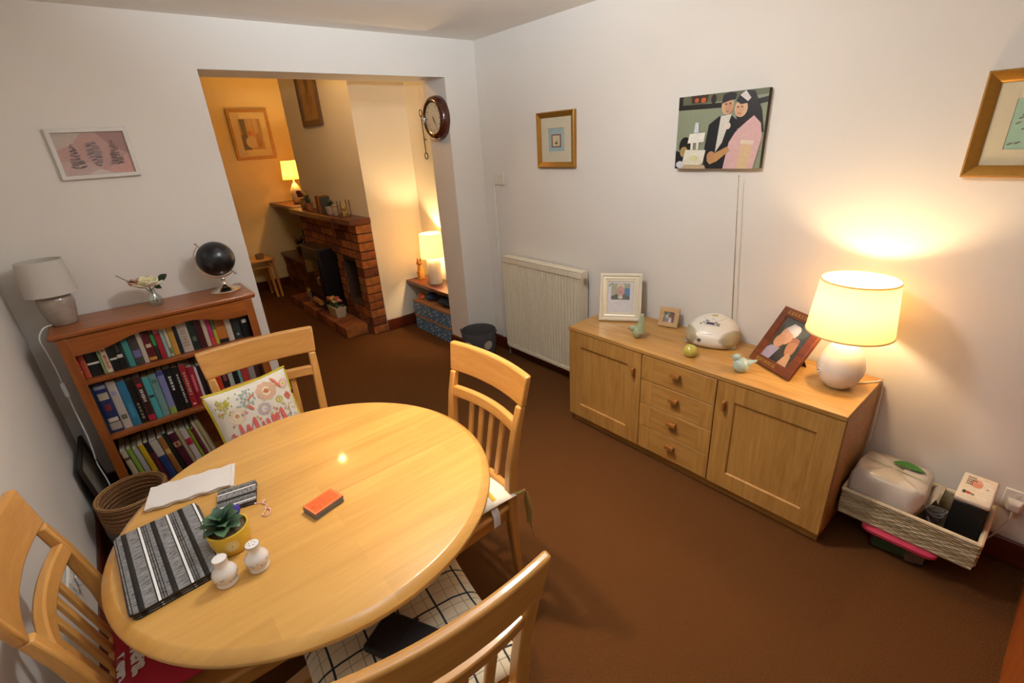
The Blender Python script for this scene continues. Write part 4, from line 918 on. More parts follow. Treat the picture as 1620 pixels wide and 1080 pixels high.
def bird_small(name, label, x, y, rz, s, col, tail, beakcol):
    t = thing(name, label, 'ornament', (x, y, SZ), (0, 0, R(rz)))
    m = MB(); m.lathe([(.014*s, 0), (.026*s, .004*s), (.036*s, .022*s), (.036*s, .04*s), (.027*s, .056*s), (.012*s, .066*s), (.001, .067*s)], 22)
    if tail:
        m.sphere((-.022*s, 0, .064*s), .019*s, .018*s, .019*s, 14, 9)
        m.loft([[(.015*s, -.022*s, .03*s), (.015*s, .022*s, .03*s), (.015*s, .016*s, .058*s), (.015*s, -.016*s, .058*s)], [(.04*s, -.014*s, .048*s), (.04*s, .014*s, .048*s), (.04*s, .01*s, .062*s), (.04*s, -.01*s, .062*s)], [(.062*s, -.006*s, .064*s), (.062*s, .006*s, .064*s), (.062*s, .005*s, .07*s), (.062*s, -.005*s, .07*s)]])
    m.build('body', M(col, .3, noise=.1, nscale=14, coat=.4), t, smooth=80)
    m = MB(); m.lathe([(.005*s, 0), (.001, .012*s)], 10); m.build('beak', M(beakcol, .4), t, (-.040*s if tail else -.012*s, 0, .064*s if tail else .06*s), (0, R(-95), 0))
    for q in (-1, 1):
        e = MB(); e.sphere((-.03*s if tail else -.022*s, q*.012*s, .07*s if tail else .052*s), .0022*s, seg=8, rings=6); e.build('eye', M('#2c2a26', .3), t)
bird_small('bird_ornament', 'round yellow-green ceramic chick in front of the radio', -.352, -2.055, 30, .92, '#b5ad4e', False, '#8a7a30')
bird_small('bird_ornament', 'pale blue ceramic bird in front of the brown photo frame', -.345, -2.305, -75, 1.0, '#a8b8ae', True, '#9aa79c')
def radio():
    from mathutils.bvhtree import BVHTree
    t = thing('radio', 'small white portable CD radio with its aerial raised on the sideboard', 'radio', (-.128, -2.045, SZ), (0, 0, R(-74)))
    Wt = M('#dcd4c6', .32, noise=.02, coat=.2, name='radio_plastic')
    # egg shaped body: wide across X, sloping front towards -Y
    m = MB(); rings = []; N = 44
    for z, sx, sy, oy in ((0.0, .102, .084, 0), (.008, .118, .096, 0), (.03, .128, .104, 0), (.06, .126, .099, .005), (.088, .115, .085, .015), (.112, .094, .065, .027), (.129, .064, .043, .036), (.137, .03, .022, .040), (.138, .002, .002, .04)):
        rg = []
        for k in range(N):
            a = 2*math.pi*k/N; ca, sa = math.cos(a), math.sin(a); e = .80
            rg.append((sx*math.copysign(abs(ca)**e, ca), oy+sy*math.copysign(abs(sa)**e, sa), z+.002))
        rings.append(rg)
    m.loft(rings); tree = BVHTree.FromPolygons([Vector(v) for v in m.v], m.f); m.build('body', Wt, t, smooth=70)
    def patch(nm, az, z, ru, rv, mat, off, rect=False, parent=None, rise=.25, n=28):
        """a raised piece following the body, centred where a ray at azimuth az (0 = straight ahead) meets it at height z"""
        d = Vector((math.sin(az), -math.cos(az), rise)).normalized(); tgt = Vector((0, .02, z)); loc, nr, _, _ = tree.ray_cast(tgt+d*.5, -d)
        side = Vector((0, 0, 1)).cross(nr).normalized(); up = nr.cross(side); q = MB(); rings = []
        for f in (1.04, 1.0, .66, .33, .02):
            rg = []
            for k in range(n):
                a = 2*math.pi*k/n; ca, sa = math.cos(a), math.sin(a); e = .25 if rect else 1
                p = loc+side*(ru*f*math.copysign(abs(ca)**e, ca))+up*(rv*f*math.copysign(abs(sa)**e, sa))
                h = tree.ray_cast(p+nr*.06, -nr); hp = h[0] if h[0] else p
                rg.append(hp+nr*(off if f <= 1 else -.001))
            rings.append(rg)
        q.loft(rings, caps=False); return q.build(nm, mat, parent or t, smooth=50)
    for sgn in (-1, 1):
        sp = patch('speaker', sgn*R(62), .030, .066, .040, M('#a39474', .6, bump=.4, bscale=600), .004, rise=.15)
        patch('speaker_rim', sgn*R(62), .030, .071, .045, M('#b9b2a4', .35, .2), .0022, parent=sp, rise=.15)
    patch('display_surround', R(-8), .088, .030, .013, M('#c4bcb4', .3), .0015, True, rise=.5)
    patch('display', R(-8), .088, .020, .006, M('#3a3550', .2), .003, True, rise=.5)
    for az, z in ((-40, .085), (-37, .098), (-44, .072), (-28, .100), (20, .098), (26, .092), (32, .086), (22, .084), (27, .078), (0, .118)): patch('button', R(az), z, .0062, .0045, M('#8d877c', .4), .003, rise=.5, n=12)
    patch('tuning_knob', R(-20), .030, .009, .009, M('#4a473e', .4), .005, rise=.1, n=16)
    patch('name_plate', R(-4), .055, .022, .0022, M('#aaa396', .35), .0015, True, rise=.2)
    patch('disc_lid', R(180), .135, .050, .040, Wt, .0035, rise=6)
    patch('lid_catch', R(190), .135, .014, .006, M('#c9b35a', .5), .006, True, rise=9)
    a, b = Vector((.075, .070, .100)), Vector((.022, .085, .82)); m = MB(); d = b-a
    for i, (f0, f1, r) in enumerate(((0, .28, .0030), (.28, .54, .0024), (.54, .78, .0019), (.78, 1, .0014))): m.tube([a+d*f0, a+d*f1], r, 8)
    m.sphere(b, .0035, seg=8, rings=6); m.build('aerial', M('#b8aa98', .25, .9), t)
radio()
def lit_lamp():
    t = thing('table_lamp', 'lit white egg-shaped table lamp with a cream shade on the sideboard', 'lamp', (-.205, -2.648, SZ))
    WC = M('#e2dcd4', .35, noise=.02, coat=.3, name='white_ceramic')
    m = MB(); m.lathe([(.040, 0), (.046, .003), (.068, .028), (.083, .065), (.086, .095), (.077, .135), (.058, .172), (.036, .198), (.020, .208)], 40); m.build('base', WC, t, smooth=60)
    # raised scroll on the belly
    m = MB()
    for k, (dz, da) in enumerate(((.075, 0), (.105, .1), (.132, .16))):
        pts = []
        for i in range(15):
            a = i/14*math.pi*1.5; rad = .011*(1-.35*i/14); zz = dz+rad*math.sin(a); th = R(140)+da+rad/.09*math.cos(a); rr = .0865-max(0, zz-.09)*.36-max(0, .07-zz)*.35; pts.append((rr*math.cos(th), rr*math.sin(th), zz))
        m.tube(pts, .003, 6)
    m.build('scroll_relief', WC, t)
    m = MB(); m.lathe([(.012, .207), (.012, .285), (.016, .29), (.016, .328)], 14); m.build('lamp_holder', M('#d8d2c8', .4), t)
    m = MB(); m.sphere((0, 0, .368), .028, rz=.036); m.build('bulb', GLASS((1, .95, .86), .06, 'bulb_glass'), t)
    z0, z1 = .243, .462
    m = MB(); m.lathe([(.152, z0), (.131, z1), (.1295, z1), (.1505, z0), (.152, z0)], 48, caps=False); m.build('lamp_shade', SHADE('#f0e2c4', .55), t, smooth=50)
    m = MB(); m.lathe([(.1535, z0), (.1535, z0+.006), (.150, z0+.006), (.150, z0), (.1535, z0)], 48, caps=False); m.lathe([(.1325, z1-.005), (.1325, z1+.001), (.129, z1+.001), (.129, z1-.005), (.1325, z1-.005)], 48, caps=False); m.build('shade_trim', SHADE('#ece0bc', .5), t)
    for k in range(3):
        a = k*2.094+.5; q = MB(); q.tube([(.016*math.cos(a), .016*math.sin(a), .31), (.15*math.cos(a), .15*math.sin(a), z0+.004)], .0014, 5); q.build('shade_wire', M('#c9c0b0', .4), t)
    point_light('bulb_light', (0, 0, .372), 11, WARM, .03, t)
    m = MB(); m.tube(spline([(.05, -.04, .004), (.09, -.075, .004), (.13, -.105, .004), (.155, -.122, .0), (.165, -.128, -.08), (.17, -.13, -.3)]), .0032, 8); m.build('flex', M('#dcd6cc', .5), t)
lit_lamp()

# ================================================================== on the dining table
def placemats():
    L = ['lowest of the stacked striped placemats on the dining table', 'second striped placemat up in the stack on the dining table', 'third striped placemat up in the stack on the dining table', 'topmost black, grey and white striped placemat on the dining table']
    for k in range(4):
        m = MB(); w_, d_ = .196, .326; z = TZ+.0004+k*.0046; r = .014; pts = []
        for cx, cy, a0 in ((w_/2-r, -d_/2+r, -90), (w_/2-r, d_/2-r, 0), (-w_/2+r, d_/2-r, 90), (-w_/2+r, -d_/2+r, 180)):
            for i in range(5): a = R(a0+i*22.5); pts.append((cx+r*math.cos(a), cy+r*math.sin(a)))
        t = thing('placemat', L[k], 'placemat', (-2.494+random.uniform(-.003, .003)*(k < 3), -1.851+random.uniform(-.004, .004)*(k < 3), z), (0, 0, R(3.5+random.uniform(-1.2, 1.2)*(k < 3))), 'striped placemats in a stack')
        m.loft([[(x, y, 0) for x, y in pts], [(x, y, .0042) for x, y in pts]]); m.build('board', M('#2a1d16', .5), t, smooth=30)
        m = MB(); m.loft([[(x*.996, y*.998, .0043) for x, y in pts], [(x*.996, y*.998, .0045) for x, y in pts]]); m.build('striped_top', STRIPE(), t, smooth=30)
    L = ['lowest of the small striped coasters beside the plant', 'middle small striped coaster beside the plant', 'topmost small striped coaster beside the plant']
    for k in range(3):
        t = thing('coaster', L[k], 'coaster', (-2.307, -1.732, TZ+.0004+k*.0046), (0, 0, R(76+random.uniform(-2, 2))), 'striped coasters in a stack')
        m = MB(); m.box(-.052, .052, -.052, .052, 0, .0042); m.build('board', M('#2a1d16', .5), t, bevel=.002); m = MB(); m.box(-.0515, .0515, -.0515, .0515, .0043, .0045); m.build('striped_top', STRIPE(), t, smooth=0)
placemats()
def napkin():
    t = thing('folded_cloth', 'folded white cloth on the dining table', 'cloth', (-2.398, -1.575, TZ+.0005), (0, 0, R(-13)))
    N = M('#dcd3cb', .95, noise=.03, bump=.2, bscale=400)
    def slab(x0, x1, y0, y1, z, th, wob, nm):
        m = MB(); rings = []; n = 14
        for i in range(n+1):
            x = x0+(x1-x0)*i/n; zz = z+wob*math.sin(i*.9); e = .004*math.sin(i*1.7)
            rg = []
            for k in range(10):
                a = math.pi*(.5+k/9); rg.append((x, y0+th/2+math.cos(a)*th/2+e, zz+th/2+math.sin(a)*th/2))
            rg += [(x, y1-e, zz), (x, y1-e, zz+th)][0:2]
            rings.append(rg)
        m.loft(rings); m.build(nm, N, t, smooth=60)
    slab(-.115, .112, -.060, .062, 0, .007, .0, 'under_fold'); slab(-.118, .104, -.062, .052, .0075, .007, .0006, 'upper_fold')
napkin()
def card_stack():
    t = thing('card_stack', 'small stack of orange cards in the middle of the table', 'cards', (-2.126, -1.952, TZ+.0004), (0, 0, R(14)))
    for k in range(7):
        m = MB(); m.box(-.046, .046, -.031, .031, 0, .0028)
        m.build('card', M('#d86a2e', .5) if k == 6 else M(['#8f8478', '#6f655c'][k % 2], .6), t, (random.uniform(-.0012, .0012), random.uniform(-.0012, .0012), k*.0030), (0, 0, R(random.uniform(-1.5, 1.5))), bevel=.001)
    S = [('r', 0, 0, 1, 1, '#d97a45'), ('r', .05, .06, .95, .94, '#d9602a'), ('r', .49, .06, .51, .94, '#c2592a')]
    random.seed(9)
    for i in range(26): S.append(('e', random.uniform(.1, .9), random.uniform(.12, .88), .02, .03, '#c4531f'))
    printed('card_print', 1, 1, S, t, fn=lambda u, v, k: ((u-.5)*.088, (v-.5)*.058, .02095+k*.00004))
card_stack()
def succulent():
    t = thing('potted_succulent', 'artificial succulent in a yellow daisy-stamped pot on the dining table', 'plant', (-2.358, -1.930, TZ))
    m = MB(); m.lathe([(.036, 0), (.040, .003), (.047, .03), (.049, .060), (.049, .066), (.045, .066), (.044, .052), (.001, .050)], 36); m.build('pot', M('#e0b93a', .42), t, smooth=40)
    m = MB(); m.lathe([(.0445, .050), (.043, .056), (.03, .060), (.001, .061)], 24); m.build('soil', M('#6b563a', .95, noise=.5, nscale=160, bump=.9, bscale=220), t)
    m = MB(); th0 = R(-95)
    for k in range(16):
        a = 2*math.pi*k/16
        for rr0, rr1, wd in ((.003, .0165, .0016),):
            q = []
            for rad, w_ in ((rr0, wd*.6), (rr1, wd)):
                for s in (-1, 1):
                    x = rad*math.cos(a)-s*w_*math.sin(a); z = rad*math.sin(a)+s*w_*math.cos(a); th = th0+x/.048; R_ = .0478+ (z+.034-.03)*.04
                    q.append((R_*math.cos(th), R_*math.sin(th), .036+z))
            m.add(q, [(0, 2, 3, 1)])
    m.build('daisy_stamp', M('#efe0a8', .5), t, smooth=0)
    random.seed(4); G = [M('#3c5a3c', .45, noise=.15), M('#31503a', .45, noise=.15), M('#4b6a48', .45, noise=.15)]
    k = 0
    for ring, n, r0, z0, r1, z1, wd in ((0, 7, .010, .062, .054, .078, .034), (1, 6, .008, .068, .042, .100, .034), (2, 4, .005, .075, .024, .116, .028)):
        for i in range(n):
            a = 2*math.pi*(i+.5*ring)/n + random.uniform(-.15, .15); s = random.uniform(.85, 1.12); ox, oy = -.008, .004
            q = MB(); leaf(q, (ox+r0*math.cos(a), oy+r0*math.sin(a), z0), (ox+r1*s*math.cos(a), oy+r1*s*math.sin(a), z1+random.uniform(-.006, .006)), wd*s*1.1, 8, .28, 0, (-math.cos(a)*.5, -math.sin(a)*.5, 1), .004, .45)
            q.build('leaf', G[k % 3], t, smooth=80); k += 1
    for i in range(3):
        q = MB(); a = R(40+35*i); leaf(q, (.024, .026, .064), (.024+.022*math.cos(a), .026+.02*math.sin(a), .092), .018, 5, .2, 0, (0, -1, .4)); q.build('violet_petal', M('#4a3aa0', .6), t, smooth=80)
succulent()
def shaker(x, y, holes, label):
    t = thing('salt_shaker' if holes == 1 else 'pepper_shaker', label, 'shaker', (x, y, TZ), group='salt and pepper pair')
    C = M('#e8e0d8', .25, noise=.02, coat=.4, name='white_porcelain')
    m = MB(); m.lathe([(.019, 0), (.0235, .002), (.024, .006), (.021, .009), (.022, .014), (.0275, .026), (.0275, .036), (.022, .046), (.016, .052), (.0145, .060), (.0155, .070), (.0165, .074), (.0155, .0765), (.001, .0785)], 32); m.build('body', C, t, smooth=60)
    m = MB(); pts = [(.0163*math.cos(2*math.pi*k/32), .0163*math.sin(2*math.pi*k/32), .0742) for k in range(33)]; m.tube(pts, .0008, 5); m.build('gilt_rim', M('#a98f7a', .3, .6), t)
    m = MB()
    for i in range(holes):
        a = 2*math.pi*i/max(1, holes); r = 0 if holes == 1 else .007; m.lathe([(.0013, 0), (.0013, .0006)], 8, (r*math.cos(a), r*math.sin(a), .0776))
    m.build('holes', M('#5a5048', .6), t)
    m = MB(); random.seed(holes); cols = 2
    for i in range(9):
        th = R(-150+i*17+random.uniform(-5, 5)); z = .024+random.uniform(-.003, .011); rr = .0281; c = (rr*math.cos(th), rr*math.sin(th), z); e = .0035
        tx, ty = -math.sin(th), math.cos(th); a = random.uniform(0, 3); m.add([(c[0]+tx*e*math.cos(b)*1.0*math.cos(a)-tx*e*.4*math.sin(b)*math.sin(a), c[1]+ty*e*math.cos(b)*math.cos(a)-ty*e*.4*math.sin(b)*math.sin(a), z+e*math.cos(b)*math.sin(a)+e*.4*math.sin(b)*math.cos(a)) for b in [2*math.pi*j/8 for j in range(8)]], [tuple(range(8))], i % 2)
    m.build('flower_decal', [M('#8b9a8e', .5), M('#a9a7b4', .5)], t, smooth=0)
shaker(-2.395, -2.048, 1, 'white porcelain shaker with a single hole, nearer the placemats')
shaker(-2.325, -2.054, 5, 'white porcelain shaker with several holes, right of its twin')
t = thing('bead_bracelet', 'pale pink looped string bracelet beside the succulent', 'bracelet', (-2.262, -1.845, TZ+.002))
m = MB(); pts = [(-.012, .05, 0), (.002, .042, 0), (.016, .047, 0), (.006, .034, .001), (.012, .018, 0), (.004, .008, 0), (.014, -.006, .001), (.012, -.022, 0), (.0, -.03, 0), (-.008, -.018, 0), (.002, -.006, .002), (.008, .008, 0)]
m.tube(spline(pts, 5), .0019, 6); m.build('cord', M('#d9a99a', .6), t)
for i, p in enumerate(spline(pts, 2)):
    if i % 3 == 0: q = MB(); q.sphere(p, .0034, seg=8, rings=6); q.build('bead', M('#e2b8a8', .4), t)

# ================================================================== by the left wall
def rope_basket():
    t = thing('rope_basket', 'round coiled rope basket standing beside the bookcase', 'basket', (-2.640, -.640, 0))
    prof = [(.112, 0)]; n = 13; z = 0; Hh = .300
    for i in range(n):
        z0, z1 = Hh*i/n, Hh*(i+1)/n; r = .112+.020*math.sin(min(1, (i+.5)/n*1.4)*math.pi/2)
        for k in range(4): a = math.pi*(k+.5)/4; prof.append((r+.007*math.sin(a), z0+(z1-z0)*(.5-.5*math.cos(a))))
    inner = [(r-.016, zz) for r, zz in reversed(prof[1:])]
    cut = int(len(prof)*.62)
    m = MB(); m.lathe(prof+inner+[(.001, .012)], 44, caps=False)
    m.build('coils', WEAVE('#a8784a', '#6a4526', 90, 30, 'jute_rope'), t, smooth=50)
    m = MB(); m.lathe([(.1135, .001)]+[(r+.0025, zz) for r, zz in prof[1:cut] if zz < .19], 44, caps=False); m.build('felt_band', M('#6f625c', .95, noise=.15, bump=.3), t, smooth=60)
    m = MB(); pts = [(.132*math.cos(2*math.pi*k/44), .132*math.sin(2*math.pi*k/44), .302) for k in range(45)]; m.tube(pts, .008, 8); m.build('rim', WEAVE('#b98a58', '#7a5530', 120, 40, 'jute_rim'), t)
rope_basket()
t = thing('leaning_frame', 'dark picture frame standing on the floor against the left wall', 'picture', (XL+.060, -.255, .001), (0, R(-8), R(90)))
t.rotation_euler = (R(-5), 0, R(90)); t.location = (XL+.058, -.255, .003)
m = MB(); m.mould(.38, .40, [(0, 0), (0, .016), (.004, .018), (.024, .014), (.026, .006)]); m.build('frame', M('#2c2118', .45), t, smooth=20)
m = MB(); m.box(-.168, .168, -.006, -.002, .022, .378); m.build('print', M('#8a8272', .7, noise=.3, nscale=9), t, smooth=0)
def double_socket(label, loc, rz, plugs):
    t = thing('wall_socket', label, 'socket', loc, (0, 0, R(rz)))
    m = MB(); m.box(-.073, .073, -.010, 0, 0, .086); m.build('plate', M('#e0dad0', .35), t, bevel=.003)
    for s in (-1, 1):
        m = MB(); m.box(s*.036-.007, s*.036+.007, -.0125, -.0095, .058, .074); m.build('switch', M('#d8d2c6', .35), t, bevel=.001)
        m = MB(); m.box(s*.036-.002, s*.036+.002, -.0106, -.009, .036, .046); m.box(s*.036-.014, s*.036-.008, -.0106, -.009, .020, .024); m.box(s*.036+.008, s*.036+.014, -.0106, -.009, .020, .024); m.build('pin_hole', M('#2a2622', .6), t, smooth=0)
    for s in plugs:
        p = thing('plug', 'white three-pin plug in the ' + label.split(' ', 1)[1], 'plug', loc, (0, 0, R(rz)))
        m = MB(); m.hexa([(s*.036-.024, -.0112, .006), (s*.036+.024, -.0112, .006), (s*.036+.024, -.0112, .052), (s*.036-.024, -.0112, .052)], [(s*.036-.016, -.045, .012), (s*.036+.016, -.045, .012), (s*.036+.016, -.045, .046), (s*.036-.016, -.045, .046)]); m.build('plug_body', M('#dcd8d2', .35), p, bevel=.005)
        m = MB(); m.tube(spline([(s*.036, -.040, .014), (s*.036, -.05, -.02), (s*.036-.02, -.06, -.10), (s*.036-.05, -.05, -.16), (s*.036-.12, -.05, -.2)]), .0035, 8); m.build('flex', M('#cfcac2', .5), p)
double_socket('white double wall socket behind the left-hand chair', (XL+.0008, -1.21, .315), 90, (1,))
double_socket('white double wall socket at the right edge above the skirting', (-.0008, -3.295, .248), -90, (-1,))

# ================================================================== right-hand corner by the sideboard
def plastic_tub():
    t = thing('storage_tub', 'clear plastic tub with a pink lid under the wicker basket', 'tub', (-.190, -2.997, 0))
    def rr(w_, d_, r, z, n=5):
        out = []
        for cx, cy, a0 in ((w_/2-r, -d_/2+r, -90), (w_/2-r, d_/2-r, 0), (-w_/2+r, d_/2-r, 90), (-w_/2+r, -d_/2+r, 180)):
            for i in range(n): a = R(a0+i*90/(n-1)); out.append((cx+r*math.cos(a), cy+r*math.sin(a), z))
        return out
    m = MB(); m.loft([rr(.19, .185, .03, .002), rr(.20, .195, .03, .02), rr(.225, .225, .03, .105)], caps=True); m.build('tub_body', GLASS((.80, .82, .84), .12, 'cloudy_plastic'), t, smooth=50)
    m = MB(); m.loft([rr(.275, .24, .035, .096), rr(.285, .25, .035, .102), rr(.285, .25, .035, .114), rr(.262, .23, .03, .1215), rr(.24, .21, .03, .1215)]); m.build('lid', M('#cf3f5f', .35), t, smooth=45)
    for k, (x, y, z, w_, d_, h_, c, a) in enumerate(((-.03, .03, .004, .10, .12, .045, '#2f6a48', 8), (.03, -.04, .004, .08, .09, .06, '#3b4a78', -12), (-.055, -.055, .004, .05, .06, .05, '#8a7a6a', 20), (.05, .05, .004, .05, .06, .07, '#a12c4a', 5), (-.035, .035, .05, .09, .10, .035, '#3f7d58', -6), (-.07, .075, .004, .02, .03, .07, '#8f2344', 0))):
        m = MB(); m.box(-w_/2, w_/2, -d_/2, d_/2, 0, h_); m.build('contents', M(c, .6, noise=.2), t, (x, y, z), (0, 0, R(a)), bevel=.004)
plastic_tub()
def wicker():
    y0, y1, x0, x1, z0, z1 = -2.783, -3.213, -.312, -.030, .1225, .250
    t = thing('wicker_basket', 'long cream wicker basket balanced on the pink-lidded tub', 'basket', ((x0+x1)/2, (y0+y1)/2, z0), (0, 0, R(-90)))
    W, D, Hh = y0-y1, x1-x0, z1-z0; WV = WEAVE('#cfc0a0', '#a3906a', 60, 38, 'cream_wicker'); th = .010
    m = MB(); m.box(-W/2+.01, W/2-.01, -D/2+.01, D/2-.01, 0, .008); m.build('bottom', WV, t)
    for nm, (a, b, c, d) in (('front_wall', (-W/2, W/2, -D/2, -D/2+th)), ('back_wall', (-W/2, W/2, D/2-th, D/2)), ('end_wall', (-W/2, -W/2+th, -D/2+th, D/2-th)), ('end_wall', (W/2-th, W/2, -D/2+th, D/2-th))):
        m = MB(); m.box(a, b, c, d, 0, Hh-.008); o = m.build(nm, WV, t, smooth=0)
        # woven strands over stakes
        q = MB(); L = (b-a) if (b-a) > (d-c) else (d-c); along_x = (b-a) > (d-c); n = max(8, int(L/.012)); rows = 11
        for r in range(rows):
            zc = .006+(Hh-.02)*(r+.5)/rows; pts = []
            for i in range(n+1):
                s = L*i/n; o_ = (.0035 if (i//2+r) % 2 else -.0008)
                face = (c if c < 0 else d) if along_x else (a if a < 0 else b); sg = -1 if face < 0 else 1
                pts.append((a+s, face+sg*o_, zc) if along_x else (face+sg*o_, c+s, zc))
            q.tube(pts, .0042, 5)
        st = q.build('strand', WV, o, smooth=60); st['kind'] = 'stuff'
    m = MB(); zz = Hh-.006; P = [(-W/2, -D/2, zz), (W/2, -D/2, zz), (W/2, D/2, zz), (-W/2, D/2, zz)]
    for i in range(4): m.tube([P[i], P[(i+1) % 4]], .008, 8)
    for p in P: m.sphere(p, .008, seg=8, rings=6)
    m.build('rim', M('#d2c3a2', .8, noise=.15, nscale=90), t)
wicker()
def paper_bag():
    t = thing('tissue_pack', 'crumpled clear and white pack with a green leaf print, lying in the basket', 'pack', (-.185, -2.905, .215), (R(-5), R(4), R(-90)))
    N = 14; m = MB(); random.seed(8); W, D, Hh = .245, .25, .125
    rings = []
    for j, (z, s) in enumerate(((0, .90), (.012, .98), (.04, 1.02), (.080, 1.0), (.108, .96), (.120, .90), (.125, .6), (.127, .2))):
        rg = []
        for k in range(28):
            a = 2*math.pi*k/28; ca, sa = math.cos(a), math.sin(a); e = .38
            wb = 1+.035*math.sin(5*a+j)+.025*math.sin(9*a-2*j)
            rg.append((W/2*s*wb*math.copysign(abs(ca)**e, ca), D/2*s*wb*math.copysign(abs(sa)**e, sa), z+.006*math.sin(3*a+j)))
        rings.append(rg)
    m.loft(rings); m.build('wrapper', M('#cfc6b8', .28, noise=.10, nscale=10, bump=.5, bscale=18, coat=.5), t, smooth=60)
    m = MB()
    for s, yy in ((1, .02), (1, .055)):
        pass
    leaf(m, (-.02, .035, .1315), (.085, .055, .131), .06, 8, .01); m.build('green_print', M('#3f7a34', .45), t, smooth=60)
    m = MB(); m.box(-.105, .105, -.004, .0, 0, .0015); m.build('tear_strip', M('#8f9a86', .5), t, (0, -.012, .1295), (0, 0, R(2)))
    m = MB(); rings = []
    for i in range(6):
        f = i/5; x = W/2-.015+.05*f; wv = .09*(1-f*.2); rings.append([(x, -wv, .05+.05*f+.02*math.sin(i*2)), (x, wv*.3, .04+.07*f-.015*math.sin(i*2)), (x, wv, .06+.05*f), (x+.003, wv*.3, .035+.07*f)])
    m.loft(rings); m.build('torn_end', M('#a59a8c', .35, noise=.1, bump=.5, bscale=30), t, smooth=60)
paper_bag()
def black_box():
    t = thing('tea_carton', 'black carton with a cream printed lid standing in the basket', 'box', (-.135, -3.152, .131), (R(0), R(-6), R(-90)))
    t.rotation_euler = (R(6), 0, R(-90))
    W, D, Hh = .098, .165, .245
    m = MB(); m.box(-W/2, W/2, -D/2, D/2, 0, Hh-.022); m.build('carton', M('#15181a', .45, noise=.1), t, bevel=.004)
    m = MB(); m.box(-W/2-.0015, W/2+.0015, -D/2-.0015, D/2+.0015, Hh-.0225, Hh); m.build('lid', M('#d8cdb8', .45), t, bevel=.008, bseg=3)
    S = [('r', .02, .02, .98, .98, '#dccfba'), ('e', .70, .45, .26, .42, '#e2d8c6'), ('e', .42, .68, .2, .16, '#d7a08a'), ('e', .45, .60, .16, .1, '#d98f78'), ('e', .28, .22, .10, .05, '#b5402c'), ('e', .16, .22, .06, .07, '#3a4a3c'), ('e', .42, .20, .06, .03, '#4a5a40'), ('r', .74, .55, .82, .58, '#5a5248')]
    printed('lid_print', 1, 1, S, t, fn=lambda u, v, k: ((u-.5)*W*.94, (v-.5)*D*.92, Hh+.0004+k*.00006))
    m = MB()
    for k, (zz, n) in enumerate(((.86, 5), (.76, 6), (.67, 4), (.58, 4))):
        for i in range(n):
            a0 = .12+i*.052; m.add([((u-.5)*W*.94, (v-.5)*D*.92, Hh+.0010) for u, v in ((a0, zz-.03), (a0+.034, zz-.03), (a0+.034, zz+.03), (a0, zz+.03))], [(0, 1, 2, 3)])
    m.build('lettering', M('#4c463e', .6), t, smooth=0)
    S = [('r', 0, .1, .5, .9, '#7a2c22'), ('e', .3, .6, .2, .1, '#c98a4a'), ('e', .25, .35, .15, .1, '#9a3a28')]
    printed('side_print', 1, 1, S, t, fn=lambda u, v, k: (W/2+.0008+k*.0002, (u-.5)*D, v*Hh*.8))
black_box()
t = thing('phone_charger', 'white charger with its lead coiled in the wicker basket', 'charger', (-.10, -3.058, .1315), (0, 0, R(10)))
m = MB(); m.box(-.022, .022, -.026, .026, 0, .05); m.build('charger_body', M('#dcd6d4', .3), t, bevel=.007)
m = MB(); pts = []
for i in range(60): a = i/59*6*math.pi; r = .026+.006*math.sin(a*.7); pts.append((-.045+r*math.cos(a)*.8, .0+r*math.sin(a), .06+.02*i/59+.008*math.sin(a*1.3)))
m.tube(pts, .003, 6); m.build('lead', M('#d9d4d2', .4), t)
t = thing('headphone_pouch', 'dark red pouch tucked in the middle of the wicker basket', 'pouch', (-.225, -3.062, .1315), (0, 0, R(10)))
m = MB(); m.sphere((0, 0, .04), .04, .028, .04, 16, 10); m.build('pouch_body', M('#3a1c20', .8, noise=.2), t, smooth=80); m = MB(); m.tube([(.02, 0, .07), (.0, .01, .082), (-.02, 0, .072)], .004, 6); m.build('drawstring', M('#8a7d78', .7), t)
# stained wooden cabinet at the right edge of the picture
def end_cabinet():
    t = thing('pine_cabinet', 'orange-stained wooden cabinet side cut off by the bottom right corner', 'cabinet', (-.50, -3.357, 0))
    OR = lambda ax: WOOD('orange_pine', '#c96a28', '#a54e18', ax, .8, .35, .3)
    w_, d_, h_ = .96, .42, .92
    for nm, (a, b, c, d, e, f), ax in (('side_panel', (-w_/2, w_/2, -.018, 0, 0, h_), 'Z'), ('side_panel', (-w_/2, w_/2, -d_, -d_+.018, 0, h_), 'Z'), ('back_panel', (w_/2-.012, w_/2, -d_+.018, -.018, 0, h_), 'Z'), ('bottom', (-w_/2, w_/2-.012, -d_+.018, -.018, .04, .06), 'X')):
        m = MB(); m.box(a, b, c, d, e, f); m.build(nm, OR(ax), t, bevel=.003)
    m = MB(); m.box(-w_/2-.012, w_/2, -d_-.01, .008, h_, h_+.024); m.build('top', OR('X'), t, bevel=.006)
    m = MB(); m.box(-w_/2-.018, -w_/2, -d_+.02, -.02, .06, h_-.02); d = m.build('door', OR('Z'), t, bevel=.004); m = MB(); m.sphere((-w_/2-.034, -.06, .55), .014, seg=12, rings=8); m.build('knob', OR('Z'), d)
end_cabinet()
